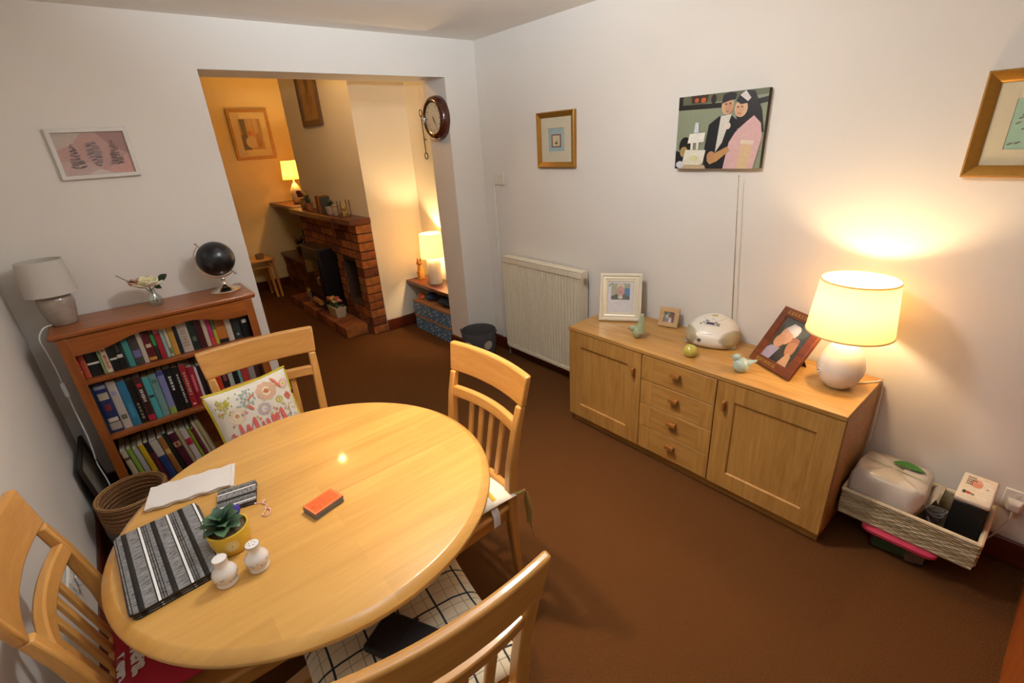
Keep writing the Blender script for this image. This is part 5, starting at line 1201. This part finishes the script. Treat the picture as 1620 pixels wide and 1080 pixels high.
# grey felt bin by the nib of wall
def felt_bin():
    t = thing('storage_bin', 'grey felt tub with white smiling-face patches beside the opening', 'bin', (-.315, -.185, 0), (0, 0, R(-52)))
    F = M('#3f3c3d', .95, noise=.15, nscale=80, bump=.3, bscale=350)
    m = MB(); m.lathe([(.112, 0), (.118, .006), (.132, .14), (.142, .285), (.139, .288), (.136, .285), (.127, .14), (.112, .012), (.001, .010)], 44, caps=False); m.build('tub', F, t, smooth=60)
    for k, a in enumerate((R(-112), R(-42), R(30))):
        m = MB(); z0 = .190; rr = .137; n = 20
        def P(u, v, o): th = a+u/rr; r_ = .1185+(z0+v)*.082+o; return (r_*math.cos(th), r_*math.sin(th), z0+v)
        m.add([P(0, 0, .004)]+[P(.037*math.cos(2*math.pi*i/n), .037*math.sin(2*math.pi*i/n), .004) for i in range(n)], [(0, 1+i, 1+(i+1) % n) for i in range(n)]); pt = m.build('patch', M('#b3a694', .9), t, smooth=60)
        m = MB(); m.tube([P(.018*math.cos(R(200+i*14)), -.004+.012*math.sin(R(200+i*14)), .006) for i in range(11)], .0012, 5); m.build('smile', M('#4a443e', .8), pt)
    for s in (0, math.pi):
        m = MB(); m.tube([(.139*math.cos(s-.2), .139*math.sin(s-.2), .262), (.150*math.cos(s), .150*math.sin(s), .285), (.139*math.cos(s+.2), .139*math.sin(s+.2), .262)], .006, 8); m.build('handle', M('#242224', .8), t)
felt_bin()

# ================================================================== the opening and the lounge
def clock():
    t = thing('wall_clock', 'round mahogany wall clock with a white dial on the side of the opening', 'clock', (XO2-.0008, .128, 1.865), (0, 0, R(-90)))
    m = MB(); 
    prof = [(.150, 0), (.150, .020), (.142, .048), (.128, .060), (.116, .062), (.110, .052)]
    rg = [[(r*math.cos(2*math.pi*k/48), -z, r*math.sin(2*math.pi*k/48)) for k in range(48)] for r, z in prof]; m.loft(rg, caps=False); m.build('case', WOOD('clock_mahogany', '#5a2312', '#35110a', 'X', 1.4, .22, .6), t, smooth=40)
    m = MB(); m.loft([[(r*math.cos(2*math.pi*k/48), -z, r*math.sin(2*math.pi*k/48)) for k in range(48)] for r, z in ((.111, .050), (.108, .053), (.104, .051))], caps=False); m.build('bezel', M('#c9a860', .2, 1.0, noise=0), t, smooth=40)
    m = MB(); m.add([(.1085*math.cos(2*math.pi*k/48), -.047, .1085*math.sin(2*math.pi*k/48)) for k in range(48)], [tuple(range(48))]); d = m.build('dial', M('#dcd2b8', .5), t, smooth=0)
    m = MB()
    for k in range(12):
        a = k*math.pi/6; ca, sa = math.sin(a), math.cos(a)
        for r0, r1, w_ in ((.078, .096, .0022),): m.add([(ca*r-sa*s*w_, -.0476, sa*r+ca*s*w_) for r, s in ((r0, -1), (r1, -1), (r1, 1), (r0, 1))], [(0, 1, 2, 3)])
    m.build('hour_mark', M('#4a3c2c', .6), d, smooth=0)
    for nm, deg, L, w_ in (('hour_hand', 145, .055, .0035), ('minute_hand', 152, .085, .0025)):
        a = R(deg); ca, sa = math.sin(a), math.cos(a); m = MB(); y = -.049 if nm[0] == 'h' else -.0505
        m.hexa([(ca*-.012-sa*-w_, y, sa*-.012+ca*-w_), (ca*L, y, sa*L), (ca*L, y+.0008, sa*L), (ca*-.012-sa*-w_, y+.0008, sa*-.012+ca*-w_)], [(ca*-.012-sa*w_, y, sa*-.012+ca*w_), (ca*L+sa*-.001, y, sa*L+.001), (ca*L, y+.0008, sa*L+.001), (ca*-.012-sa*w_, y+.0008, sa*-.012+ca*w_)]); m.build(nm, M('#2a2018', .5), t, smooth=0)
    m = MB(); m.add([(.107*math.cos(2*math.pi*k/48), -.0545, .107*math.sin(2*math.pi*k/48)) for k in range(48)], [tuple(range(48))]); m.build('glass', GLASS((1, 1, 1), .06), t, smooth=0)
clock()
t = thing('iron_hook', 'slim black iron hanging ornament on the alcove wall behind the clock', 'ornament', (-.0008, .80, 1.60), (0, 0, R(-90)))
m = MB(); m.tube([(0, -.02, .02), (-.004, -.02, .16), (-.01, -.02, .33)], .004, 8); m.build('rod', M('#3a322a', .5, .6), t)
m = MB(); m.tube([(.026*math.cos(a), -.02, .0+.026*math.sin(a)) for a in [2*math.pi*k/20 for k in range(21)]], .004, 7); m.build('lower_ring', M('#3a322a', .5, .6), t)
m = MB(); m.tube([(-.012+.022*math.cos(a), -.02, .345+.028*math.sin(a)) for a in [2*math.pi*k/20 for k in range(21)]], .004, 7); m.build('upper_ring', M('#6a5e50', .4, .6), t)
m = MB(); m.tube([(0, 0, .13), (0, -.02, .14)], .004, 7); m.tube([(-.008, 0, .29), (-.008, -.02, .29)], .004, 7); m.build('stud', M('#3a322a', .5, .6), t)

def fireplace():
    t = thing('brick_fireplace', 'brown brick fireplace with a dark wooden mantel in the lounge', 'fireplace', (0, 0, 0))
    FX = -.665; Y0, Y1 = CB0+.001, 2.66; ch = .0815; n = 13; g = .010
    BR = []
    for i, (a, b) in enumerate((('#9a5528', '#6e3616'), ('#a8632f', '#7c4320'), ('#8a4520', '#5c2a12'), ('#b06a34', '#86501f'), ('#7c3d1e', '#532611'))):
        mt = bpy.data.materials.new('brick_clay_%s' % 'abcde'[i]); nt, N, L, bs = nodes_of(mt); tc = N.new('ShaderNodeTexCoord'); nz = N.new('ShaderNodeTexNoise'); nz.inputs['Scale'].default_value = 16; nz.inputs['Detail'].default_value = 6
        L.new(tc.outputs['Object'], nz.inputs['Vector']); rp = N.new('ShaderNodeValToRGB'); rp.color_ramp.elements[0].position = .35; rp.color_ramp.elements[1].position = .7; rp.color_ramp.elements[0].color = lin(b); rp.color_ramp.elements[1].color = lin(a)
        L.new(nz.outputs['Fac'], rp.inputs[0]); L.new(rp.outputs[0], bs.inputs['Base Color']); bs.inputs['Roughness'].default_value = .85
        bp = N.new('ShaderNodeBump'); bp.inputs['Strength'].default_value = .5; bp.inputs['Distance'].default_value = .006; L.new(nz.outputs['Fac'], bp.inputs['Height']); L.new(bp.outputs[0], bs.inputs['Normal']); BR.append(mt)
    MORT = M('#4a3526', .95, noise=.2, nscale=50, bump=.5)
    # openings: stove recess and side niche (y range, z range)
    holes = [(1.245, 1.585, .26, .70), (1.735, 2.40, -.01, .70)]
    cache = {}
    def brick(x0, x1, y0, y1, z0, z1):
        key = (round(x1-x0, 3), round(y1-y0, 3), round(z1-z0, 3), random.randrange(5))
        if key not in cache:
            w_, d_, h_ = (x1-x0)/2, (y1-y0)/2, (z1-z0)/2; e = .004; m = MB()
            m.loft([[(-w_+e, -d_+e, -h_), (w_-e, -d_+e, -h_), (w_-e, d_-e, -h_), (-w_+e, d_-e, -h_)], [(-w_, -d_, -h_+e), (w_, -d_, -h_+e), (w_, d_, -h_+e), (-w_, d_, -h_+e)], [(-w_, -d_, h_-e), (w_, -d_, h_-e), (w_, d_, h_-e), (-w_, d_, h_-e)], [(-w_+e, -d_+e, h_), (w_-e, -d_+e, h_), (w_-e, d_-e, h_), (-w_+e, d_-e, h_)]])
            o = m.build('brick', BR[key[3]], t, smooth=0); cache[key] = o.data
        else:
            o = bpy.data.objects.new('brick', cache[key]); COL.objects.link(o); o.parent = t
        o.location = ((x0+x1)/2+random.uniform(-.003, .003), (y0+y1)/2, (z0+z1)/2)
    random.seed(21)
    for c in range(n):
        z0 = c*ch+g/2; z1 = (c+1)*ch-g/2
        # corner brick (shows on the face towards the dining room), then stretchers
        y = Y0; first = True; lens = [.10 if c % 2 else .205]+[.205]*9
        for L_ in lens:
            a, b = y, min(y+L_, Y1); y = b+g
            if b-a < .03: break
            segs = [(a, b)]
            for hy0, hy1, hz0, hz1 in holes:
                if z1 > hz0+.02 and z0 < hz1-.02:
                    ns = []
                    for p, q in segs:
                        if q <= hy0 or p >= hy1: ns.append((p, q)); continue
                        if p < hy0-.02: ns.append((p, hy0-.002))
                        if q > hy1+.02: ns.append((hy1+.002, q))
                    segs = ns
            for p, q in segs: brick(FX, CBX-.004 if first else FX+.10, p, q, z0, z1)
            first = False
    m = MB(); r0 = FX+.012; top = n*ch
    def blk(y0, y1, z0, z1): m.box(r0, CBX-.0006, y0, y1, z0, z1)
    blk(Y0+.008, 1.245, 0, top); blk(1.585, 1.735, 0, top); blk(2.40, Y1-.008, 0, top); blk(1.245, 1.585, .70, top); blk(1.735, 2.40, .70, top); blk(1.245, 1.585, 0, .26)
    m.build('mortar', MORT, t, smooth=0)
    m = MB(); m.box(CBX-.004, CBX-.0005, 1.245, 1.585, .26, .70); m.box(CBX-.004, CBX-.0005, 1.735, 2.40, 0, .70); m.build('recess_back', M('#1a120d', .95, noise=.3), t, smooth=0)
    m = MB(); m.box(-.730, CBX-.0005, Y0-.018, 2.80, top+.002, top+.054); m.build('mantel', MAHO('Y'), t, bevel=.006)
    # raised hearth of bricks laid on the flat
    y = 1.19; k = 0
    while y < 2.86:
        for (xa, xb) in (((-.905, -.690),) if True else ()): brick(xa, xb, y, y+.098, .004, .104)
        y += .106; k += 1
    m = MB(); m.box(-.897, -.668, 1.198, 2.85, 0, .092); m.build('hearth_bed', MORT, t, smooth=0)
    return top+.054
MZ = fireplace()
def stove():
    t = thing('stove', 'black stove with a glazed front standing on the brick hearth', 'stove', (-.668, 2.09, .1045), (0, 0, R(-90)))
    K = M('#0c0c0d', .4); W, D, Hh = .54, .150, .66
    m = MB(); m.box(-W/2, W/2, -D, .10, 0, Hh) ; m.build('body', K, t, bevel=.008)
    m = MB(); m.box(-W/2-.006, W/2+.006, -D-.012, .098, Hh+.0005, Hh+.016); m.build('top_plate', M('#3a2f26', .3, coat=.4), t, bevel=.004)
    m = MB(); m.box(-W/2+.05, W/2-.05, -D-.008, -D-.0005, .12, Hh-.10); d = m.build('door', K, t, bevel=.004)
    m = MB(); m.box(-W/2+.08, W/2-.08, -D-.0105, -D-.0085, .16, Hh-.14); m.build('window_pane', M('#4a3a2c', .08, coat=.6), d)
    m = MB(); m.tube([(W/2-.075, -D-.012, .30), (W/2-.075, -D-.03, .31), (W/2-.075, -D-.03, .37), (W/2-.075, -D-.012, .38)], .005, 7); m.build('handle', M('#b8b0a4', .3, .9), d)
    m = MB(); m.tube([(-.1, -D-.02, .085), (.12, -D-.025, .08)], .028, 10); m.build('log', M('#a5763e', .8, noise=.3, nscale=30), t)
stove()
def far_shelf():
    t = thing('alcove_plinth', 'low brick plinth with a dark top beyond the fireplace', 'plinth', (-.33, 3.26, 0))
    m = MB(); m.box(-.30, .30, -.38, .62, 0, .43); m.build('plinth_body', M('#5a2f1a', .9, noise=.35, nscale=14, bump=.5), t, smooth=0)
    random.seed(2)
    for c in range(5):
        for j in range(5):
            y0 = -.375+j*.215-(.1 if c % 2 else 0); y1 = y0+.205; y0 = max(y0, -.378); y1 = min(y1, .615)
            if y1-y0 < .04: continue
            m = MB(); m.box(-.308, -.299, y0, y1, c*.085+.006, c*.085+.080); m.build('brick', M(random.choice(['#6e3a1c', '#5c2e15', '#7c4522']), .9, noise=.25, nscale=20), t, bevel=.003)
    m = MB(); m.box(-.335, .30, -.385, .62, .4305, .465); m.build('top', MAHO('Y'), t, bevel=.005)
    s = thing('wall_shelf', 'dark wooden shelf in the far alcove carrying a lit lamp', 'shelf', (-.30, 3.30, 1.085))
    m = MB(); m.box(-.35, .297, -.42, .58, 0, .03); m.build('board', MAHO('Y'), s, bevel=.004)
    for yy in (-.25, .4):
        m = MB(); m.box(.02, .297, yy-.012, yy+.012, -.02, -.001); m.box(.277, .297, yy-.012, yy+.012, -.18, -.02); m.build('bracket', M('#3a2a20', .5), s, smooth=0)
far_shelf()
def small_lit_lamp(label, loc, base_prof, base_mat, z0, z1, r0, r1, power, shade_col, lc=WARM2):
    t = thing('table_lamp', label, 'lamp', loc)
    m = MB(); m.lathe(base_prof, 32); m.build('base', base_mat, t, smooth=60)
    m = MB(); m.lathe([(.010, base_prof[-1][1]-.004), (.010, (z0+z1)/2-.02)], 12); m.build('lamp_holder', M('#d8d2c8', .4), t)
    zb = (z0+z1)/2+.01; m = MB(); m.sphere((0, 0, zb), .024, rz=.03, seg=12, rings=8); m.build('bulb', GLASS((1, .95, .86), .06, 'bulb_glass'), t)
    m = MB(); m.lathe([(r0, z0), (r1, z1), (r1-.0015, z1), (r0-.0015, z0), (r0, z0)], 40, caps=False); m.build('lamp_shade', SHADE(shade_col, .55), t, smooth=50)
    for k in range(3):
        a = k*2.094+.5; q = MB(); q.tube([(.012*math.cos(a), .012*math.sin(a), zb-.03), ((r0-.002)*math.cos(a), (r0-.002)*math.sin(a), z0+.004)], .0013, 5); q.build('shade_wire', M('#c9c0b0', .4), t)
    point_light('bulb_light', (0, 0, zb), power, lc, .025, t); return t
small_lit_lamp('lit lamp with a white cylinder base on the alcove shelf near the opening', (-.128, .722, .4685), [(.050, 0), (.062, .003), (.066, .02), (.066, .20), (.060, .232), (.040, .252), (.018, .262)], M('#e2dac8', .35, coat=.3), .255, .475, .112, .100, 22, '#efe0b8', (1.0, .74, .42))
small_lit_lamp('lit lamp glowing beside the far picture in the lounge', (-.46, 3.28, 1.1155), [(.045, 0), (.052, .004), (.068, .05), (.072, .11), (.060, .17), (.035, .22), (.016, .245)], M('#b8a890', .4, noise=.1), .29, .50, .118, .10, 20, '#efdcae', (1.0, .60, .20))
# alcove shelf, cat, boxes
t = thing('alcove_shelf', 'red-brown wooden shelf in the near alcove, just inside the opening', 'shelf', (-.125, (T+CB0)/2, .436))
m = MB(); m.box(-.127, .124, -(CB0-T)/2+.002, (CB0-T)/2-.001, 0, .032); m.build('board', MAHO('Y'), t, bevel=.004)
for yy in (-.2, .25):
    m = MB(); m.box(-.06, .124, yy-.01, yy+.01, -.018, -.0005); m.box(.106, .124, yy-.01, yy+.01, -.14, -.018); m.build('bracket', M('#3a2418', .6), t, smooth=0)
def cat():
    t = thing('cat_figurine', 'golden seated cat figurine on the alcove shelf', 'figurine', (-.135, .985, .4685), (0, 0, R(20)))
    G = M('#a8702c', .35, .25, noise=.25, nscale=30)
    m = MB(); m.lathe([(.030, 0), (.034, .006), (.034, .03), (.030, .075), (.024, .11), (.017, .130), (.014, .14)], 22, sx=.9, sy=1.1); m.sphere((-.006, 0, .163), .026, .027, .025, 18, 10); m.build('body', G, t, smooth=70)
    for s in (-1, 1):
        m = MB(); m.loft([[(-.006, s*.008, .182), (-.006, s*.026, .178), (.004, s*.024, .178), (.004, s*.009, .183)], [(-.003, s*.021, .210), (-.003, s*.0225, .2095), (-.001, s*.0225, .2095), (-.001, s*.021, .21)]]); m.build('ear', G, t)
        m = MB(); m.lathe([(.010, 0), (.009, .05), (.012, .08)], 10, (-.028, s*.012, 0)); m.build('front_leg', G, t)
    m = MB(); m.tube(spline([(.03, .0, .012), (.03, .03, .012), (.005, .042, .012), (-.02, .036, .012)]), .007, 8); m.build('tail', G, t)
cat()
labels = [('blue dotted storage box, lower one by the chimney', .63, .955, .003, .150), ('blue dotted storage box, lower one by the opening', .300, .620, .003, .150), ('blue dotted storage box, upper one by the chimney', .63, .955, .1535, .300), ('blue dotted storage box, upper one by the opening', .300, .620, .1535, .300)]
for lb, y0, y1, z0, z1 in labels:
    t = thing('storage_box', lb, 'box', (-.150, (y0+y1)/2, z0), (0, 0, R(-90)), 'blue boxes under the alcove shelf')
    w_, d_, h_ = (y1-y0)/2-.004, .125, z1-z0
    m = MB(); m.mould(2*w_, h_, [(0, 0)]) if False else None
    m.box(-w_, w_, -d_, -d_+.004, 0, h_-.02); m.box(-w_, w_, d_-.004, d_, 0, h_-.02); m.box(-w_, -w_+.004, -d_+.004, d_-.004, 0, h_-.02); m.box(w_-.004, w_, -d_+.004, d_-.004, 0, h_-.02); m.box(-w_, w_, -d_, d_, -.001, .003); m.build('box_body', BOXPRINT(), t, smooth=0)
    m = MB(); m.box(-w_-.003, w_+.003, -d_-.003, d_+.003, h_-.0198, h_-.001); m.build('rim', M('#a8734a', .7), t, bevel=.002)
t = thing('toy', 'orange plastic toy on top of the blue storage boxes', 'toy', (-.20, .90, .2995)); m = MB(); m.lathe([(.03, 0), (.045, .012), (.04, .035), (.02, .055), (.001, .058)], 18); m.build('toy_body', M('#c9622c', .45), t, smooth=60); m = MB(); m.sphere((-.03, -.02, .05), .014, seg=10, rings=7); m.build('toy_head', M('#cf6f34', .45), t)
t = thing('cloth_bag', 'navy blue crumpled bag on top of the blue storage boxes', 'bag', (-.17, .76, .2995)); m = MB(); m.sphere((0, 0, .04), .06, .055, .04, 16, 9); m.build('bag_body', M('#27405e', .8, noise=.3, bump=.6, bscale=30), t, smooth=80); m = MB(); m.tube([(-.03, 0, .07), (0, 0, .095), (.03, 0, .07)], .004, 6); m.build('bag_strap', M('#1d3148', .8), t)
t = thing('folded_textile', 'dark patterned cloth stuffed above the box nearest the opening', 'cloth', (-.15, .46, .2995)); m = MB(); m.sphere((0, 0, .05), .10, .14, .05, 18, 10); m.build('cloth_body', M('#2c3436', .95, noise=.4, nscale=40, bump=.5, bscale=60), t, smooth=80); m = MB(); m.tube(spline([(-.08, -.1, .05), (-.09, 0, .055), (-.085, .1, .045)]), .006, 6); m.build('hem', M('#3c4446', .9), t)

# ------------------------------------------------------------------ mantel things
def mantel_things():
    X = -.63
    t = thing('potted_cactus', 'cactus in a terracotta pot at the far end of the mantel', 'plant', (X, 2.36, MZ)); m = MB(); m.lathe([(.028, 0), (.038, .06), (.041, .06), (.041, .075), (.034, .075), (.034, .062), (.001, .06)], 22); m.build('pot', M('#a5643c', .8), t, smooth=40)
    random.seed(6)
    for k in range(7):
        a = k*.9; q = MB(); leaf(q, (0, 0, .06), (.03*math.cos(a), .03*math.sin(a), .13+.02*(k % 3)), .016, 5, .1, 0, (math.cos(a), math.sin(a), .3), .003); q.build('spike', M('#2f4a30', .6), t, smooth=80)
    for i, (y, w_, h_, c, lab) in enumerate(((2.02, .030, .165, '#7a4626', 'dark brown upright book on the mantel'), (1.96, .036, .170, '#a06a3c', 'tan upright book on the mantel, between brown and slate ones'), (1.895, .012, .160, '#4a4a44', 'thin slate grey upright card on the mantel'))):
        t = thing('book', lab, 'book', (X-.03, y, MZ), (0, 0, R(8)), 'upright books on the mantel'); m = MB(); m.box(0, .003, -w_/2, w_/2, 0, h_); m.box(.003, .10, -w_/2, -w_/2+.003, 0, h_); m.box(.003, .10, w_/2-.003, w_/2, 0, h_); m.build('cover', M(c, .6, noise=.1), t, smooth=0)
        m = MB(); m.box(.003, .097, -w_/2+.003, w_/2-.003, .003, h_-.003); m.build('pages', M('#c9b896', .9), t, smooth=0)
    t = thing('potted_cactus', 'small leafy plant in a white square pot on the mantel', 'plant', (X, 1.72, MZ)); m = MB(); m.loft([[(-.034, -.034, 0), (.034, -.034, 0), (.034, .034, 0), (-.034, .034, 0)], [(-.042, -.042, .075), (.042, -.042, .075), (.042, .042, .075), (-.042, .042, .075)]]); m.build('pot', M('#b9b0a4', .5), t, bevel=.004)
    for k in range(11):
        a = k*.6; q = MB(); leaf(q, (0, 0, .074), (.045*math.cos(a), .045*math.sin(a), .10+.02*(k % 3)), .026, 5, .15, 0, (0, 0, 1), .002); q.build('leaf', M('#3c5a34', .6), t, smooth=80)
    t = thing('glass_tumbler', 'frosted tumbler next to the white square pot on the mantel', 'tumbler', (X, 1.58, MZ)); m = MB(); m.lathe([(.028, 0), (.032, .004), (.036, .10), (.034, .10), (.030, .008), (.001, .007)], 24); m.build('glass', M('#cdbfa6', .3, coat=.4), t, smooth=50); m = MB(); m.lathe([(.0362, .08), (.0368, .092)], 24, caps=False); m.build('band', M('#a8845a', .4), t)
    t = thing('lantern', 'glass lantern with a gold ornament at the near end of the mantel', 'lantern', (X, 1.38, MZ)); 
    m = MB(); m.box(-.045, .045, -.045, .045, 0, .010); m.build('base', M('#6a4a30', .5), t, bevel=.002)
    for sx in (-1, 1):
        for sy in (-1, 1): m = MB(); m.box(sx*.042-.003, sx*.042+.003, sy*.042-.003, sy*.042+.003, .0102, .15); m.build('upright', M('#5a4632', .4, .4), t, smooth=0)
    for s in (-1, 1):
        m = MB(); m.box(-.038, .038, s*.041-.001, s*.041+.001, .0104, .14); m.build('pane', GLASS((.95, .95, .92), .08), t, smooth=0)
    m = MB(); m.sphere((0, 0, .075), .022, seg=14, rings=9); m.lathe([(.014, .0102), (.010, .055)], 12); m.build('ornament', M('#c9a04a', .25, .8), t, smooth=70)
    t = thing('flower_vase', 'vase of dark red and cream flowers at the far end of the mantel', 'vase', (X+.03, 2.60, MZ)); m = MB(); m.lathe([(.03, 0), (.045, .03), (.045, .06), (.025, .095), (.03, .11)], 22); m.build('pot', M('#8a6a42', .4, noise=.2), t, smooth=50)
    random.seed(12)
    for k in range(12):
        a = k*2.4; r = .02+.012*(k % 4); q = MB(); q.sphere((r*math.cos(a)*1.4, r*math.sin(a)*1.4, .13+.012*(k % 5)), .020, seg=10, rings=7); q.build('blossom', M(['#5a1f18', '#6e2a1e', '#cbb06a'][k % 3], .8), t, smooth=80)
    t = thing('gift_ribbon', 'faded red ribbon hanging down the bricks from the mantel', 'ribbon', (-.7365, 1.47, MZ-.16)); m = MB(); m.loft([[(-.002, -.012, .15), (-.002, .012, .15), (0, .012, .15), (0, -.012, .15)], [(-.004, -.03, .06), (-.004, .03, .06), (0, .03, .06), (0, -.03, .06)], [(-.003, -.02, -.02), (-.003, .02, -.02), (0, .02, -.02), (0, -.02, -.02)], [(-.002, -.003, -.10), (-.002, .003, -.10), (0, .003, -.10), (0, -.003, -.10)]]); m.build('ribbon_strip', M('#6e2f2c', .8), t, smooth=0); m = MB(); m.sphere((-.003, 0, .15), .012, seg=8, rings=6); m.build('knot', M('#7a3a34', .8), t)
mantel_things()
# hearth things
def planter():
    t = thing('flower_trough', 'white trough of pink and yellow flowers on the hearth', 'planter', (-.795, 1.66, .1045), (0, 0, R(-90)))
    m = MB(); m.loft([[(-.10, -.045, 0), (.10, -.045, 0), (.10, .045, 0), (-.10, .045, 0)], [(-.12, -.06, .11), (.12, -.06, .11), (.12, .06, .11), (-.12, .06, .11)]]); m.build('trough', M('#cdbf9e', .6), t, bevel=.004)
    random.seed(31)
    for k in range(26):
        x, y = random.uniform(-.11, .11), random.uniform(-.05, .05); q = MB(); a = random.uniform(0, 6.28); leaf(q, (x, y, .105), (x+.05*math.cos(a), y+.04*math.sin(a)-.01, .125+random.uniform(0, .05)), .028, 5, .1); q.build('leaf', M(['#26401f', '#31502a'][k % 2], .6), t, smooth=80)
    for k in range(15):
        x, y = -.10+.2*((k*7) % 15)/14, random.uniform(-.055, .04); z = .16+random.uniform(0, .04); c = ['#d0555a', '#d8b84a', '#d9c27a', '#cf6a6a'][k % 4]; q = MB()
        for j in range(6): a = j*1.047; q.sphere((x+.014*math.cos(a), y+.010*math.sin(a), z), .011, .009, .012, 8, 6)
        q.sphere((x, y-.004, z+.006), .008, seg=8, rings=6); q.build('flower', M(c, .7), t, smooth=80)
planter()
def figure(label, x, y, cols, s=1.0):
    t = thing('figurine', label, 'figurine', (x, y, .1045), (0, 0, R(-60)))
    m = MB(); m.lathe([(.020*s, 0), (.022*s, .004*s), (.018*s, .03*s), (.024*s, .06*s), (.016*s, .085*s), (.008*s, .095*s)], 16); m.build('body', M(cols[0], .6), t, smooth=60)
    m = MB(); m.sphere((0, 0, .112*s), .019*s, seg=14, rings=9); m.build('head', M(cols[1], .6), t, smooth=80)
    m = MB(); m.lathe([(.026*s, .119*s), (.017*s, .122*s), (.014*s, .135*s), (.001, .139*s)], 14); m.build('hat', M(cols[2], .7), t)
    for q in (-1, 1): m = MB(); m.tube([(0, q*.018*s, .08*s), (-.012*s, q*.026*s, .06*s), (-.022*s, q*.012*s, .05*s)], .006*s, 7); m.build('arm', M(cols[0], .6), t)
figure('small figurine with a yellow hat at the front of the hearth', -.80, 2.42, ('#7a7486', '#c9a27a', '#d9a03a'), 1.15)
figure('small pale figurine behind the yellow-hatted one on the hearth', -.76, 2.66, ('#b5aa96', '#c9b090', '#8a7d68'), .8)
# alcove plinth things
t = thing('flat_screen', 'dark framed screen standing on the far brick plinth', 'screen', (-.33, 3.00, .4655), (0, 0, R(-20))); m = MB(); m.box(-.24, .24, -.012, .012, .05, .36); m.build('panel', M('#101012', .25), t, bevel=.006); m = MB(); m.box(-.10, .10, -.07, .07, 0, .012); m.box(-.03, .03, -.01, .01, .012, .05); m.build('stand', M('#151517', .4), t)
t = thing('potted_plant', 'dark bushy plant in a black pot on the far brick plinth', 'plant', (-.50, 3.45, .4655)); m = MB(); m.lathe([(.05, 0), (.065, .09), (.06, .09), (.001, .08)], 20); m.build('pot', M('#1f1c1a', .5), t, smooth=40)
random.seed(14)
for k in range(22):
    a = k*2.4; r = random.uniform(.03, .11); q = MB(); leaf(q, (0, 0, .085), (r*math.cos(a), r*math.sin(a), .15+random.uniform(0, .10)), .03, 5, .15); q.build('leaf', M(['#2a3320', '#38402a'][k % 2], .7), t, smooth=80)
# nest of tables
def nest():
    for i, (lab, w_, d_, h_, ox, oy) in enumerate((('larger beech side table of the nest by the far wall', .50, .38, .50, 0, 0), ('smaller beech side table tucked under the larger one', .40, .32, .42, 0, -.01))):
        t = thing('side_table', lab, 'table', (-1.135+ox, 3.50+oy, 0), group='nest of side tables')
        m = MB(); m.box(-w_/2, w_/2, -d_/2, d_/2, h_-.022, h_); m.build('top', BEECH('X'), t, bevel=.005)
        for sx in (-1, 1):
            for sy in (-1, 1): m = MB(); m.bar([(sx*(w_/2-.012), sy*(d_/2-.03), 0), (sx*(w_/2-.03), sy*(d_/2-.03), h_-.022)], .030, .030); m.build('leg', BEECH('Z'), t, bevel=.003)
            m = MB(); m.box(min(sx*(w_/2-.04), sx*(w_/2-.02)), max(sx*(w_/2-.04), sx*(w_/2-.02)), -d_/2+.045, d_/2-.045, h_-.07, h_-.0225); m.build('rail', BEECH('Y'), t)
nest()
t = thing('tea_light', 'small glass candle holder on the nest of tables', 'candle holder', (-1.02, 3.46, .5)); m = MB(); m.lathe([(.045, 0), (.05, .005), (.052, .06), (.047, .06), (.044, .008), (.001, .007)], 24); m.build('glass', M('#8a7a62', .2, coat=.5), t, smooth=50); m = MB(); m.lathe([(.032, .0075), (.032, .035), (.001, .036)], 18); m.build('candle', M('#e0cfa8', .6), t)
t = thing('potted_plant', 'small green plant at the left end of the nest of tables', 'plant', (-1.22, 3.50, .5)); m = MB(); m.lathe([(.03, 0), (.04, .05), (.001, .048)], 16); m.build('pot', M('#6a5a46', .6), t)
for k in range(9):
    a = k*.7; q = MB(); leaf(q, (0, 0, .048), (.05*math.cos(a), .05*math.sin(a), .10+.015*(k % 3)), .03, 5, .1); q.build('leaf', M('#44542c', .6), t, smooth=80)
# lounge pictures
sh = [('r', 0, 0, 1, 1, '#b79c72'), ('p', [(0, 0), (.35, 0), (.5, .45), (0, .5)], '#6b5a4a'), ('p', [(.1, .4), (.3, .42), (.3, 1), (.05, 1)], '#5a4c40'), ('e', .55, .5, .25, .2, '#c68a62'), ('p', [(.4, .6), (.6, .6), (.58, .95), (.42, .95)], '#c9a070'), ('p', [(.66, .55), (.8, .55), (.8, 1), (.68, 1)], '#c7aa80'), ('e', .45, .25, .28, .2, '#cdb795'), ('e', .8, .3, .15, .25, '#a87a52'), ('e', .38, .55, .1, .08, '#b5653f'), ('p', [(.85, .4), (1, .4), (1, 1), (.88, 1)], '#a3865c')]
wall_pic('picture_frame', 'wood-framed faded still-life print on the far lounge wall', (-.655, YF-.001, 1.655), 0, .47, .575, [(0, 0), (0, .02), (.004, .024), (.034, .018), (.036, .0062)], WOOD('light_frame', '#b98a4a', '#9a6c32', 'X', 1, .45), .075, .036, sh, mcol='#d9c79a')
sh = [('r', 0, 0, 1, 1, '#a88458'), ('e', .5, .6, .12, .22, '#5a3a26'), ('r', .47, .1, .53, .55, '#7a5638'), ('e', .4, .35, .1, .1, '#8f6a42'), ('e', .62, .3, .12, .08, '#97704a')]
wall_pic('picture_frame', 'tall dark-framed print hanging on the chimney breast', (CBX-.001, 2.02, 1.93), -90, .52, .66, [(0, 0), (0, .02), (.005, .026), (.05, .018), (.052, .0062)], M('#6b4f36', .5, noise=.15), 0, .05, sh)
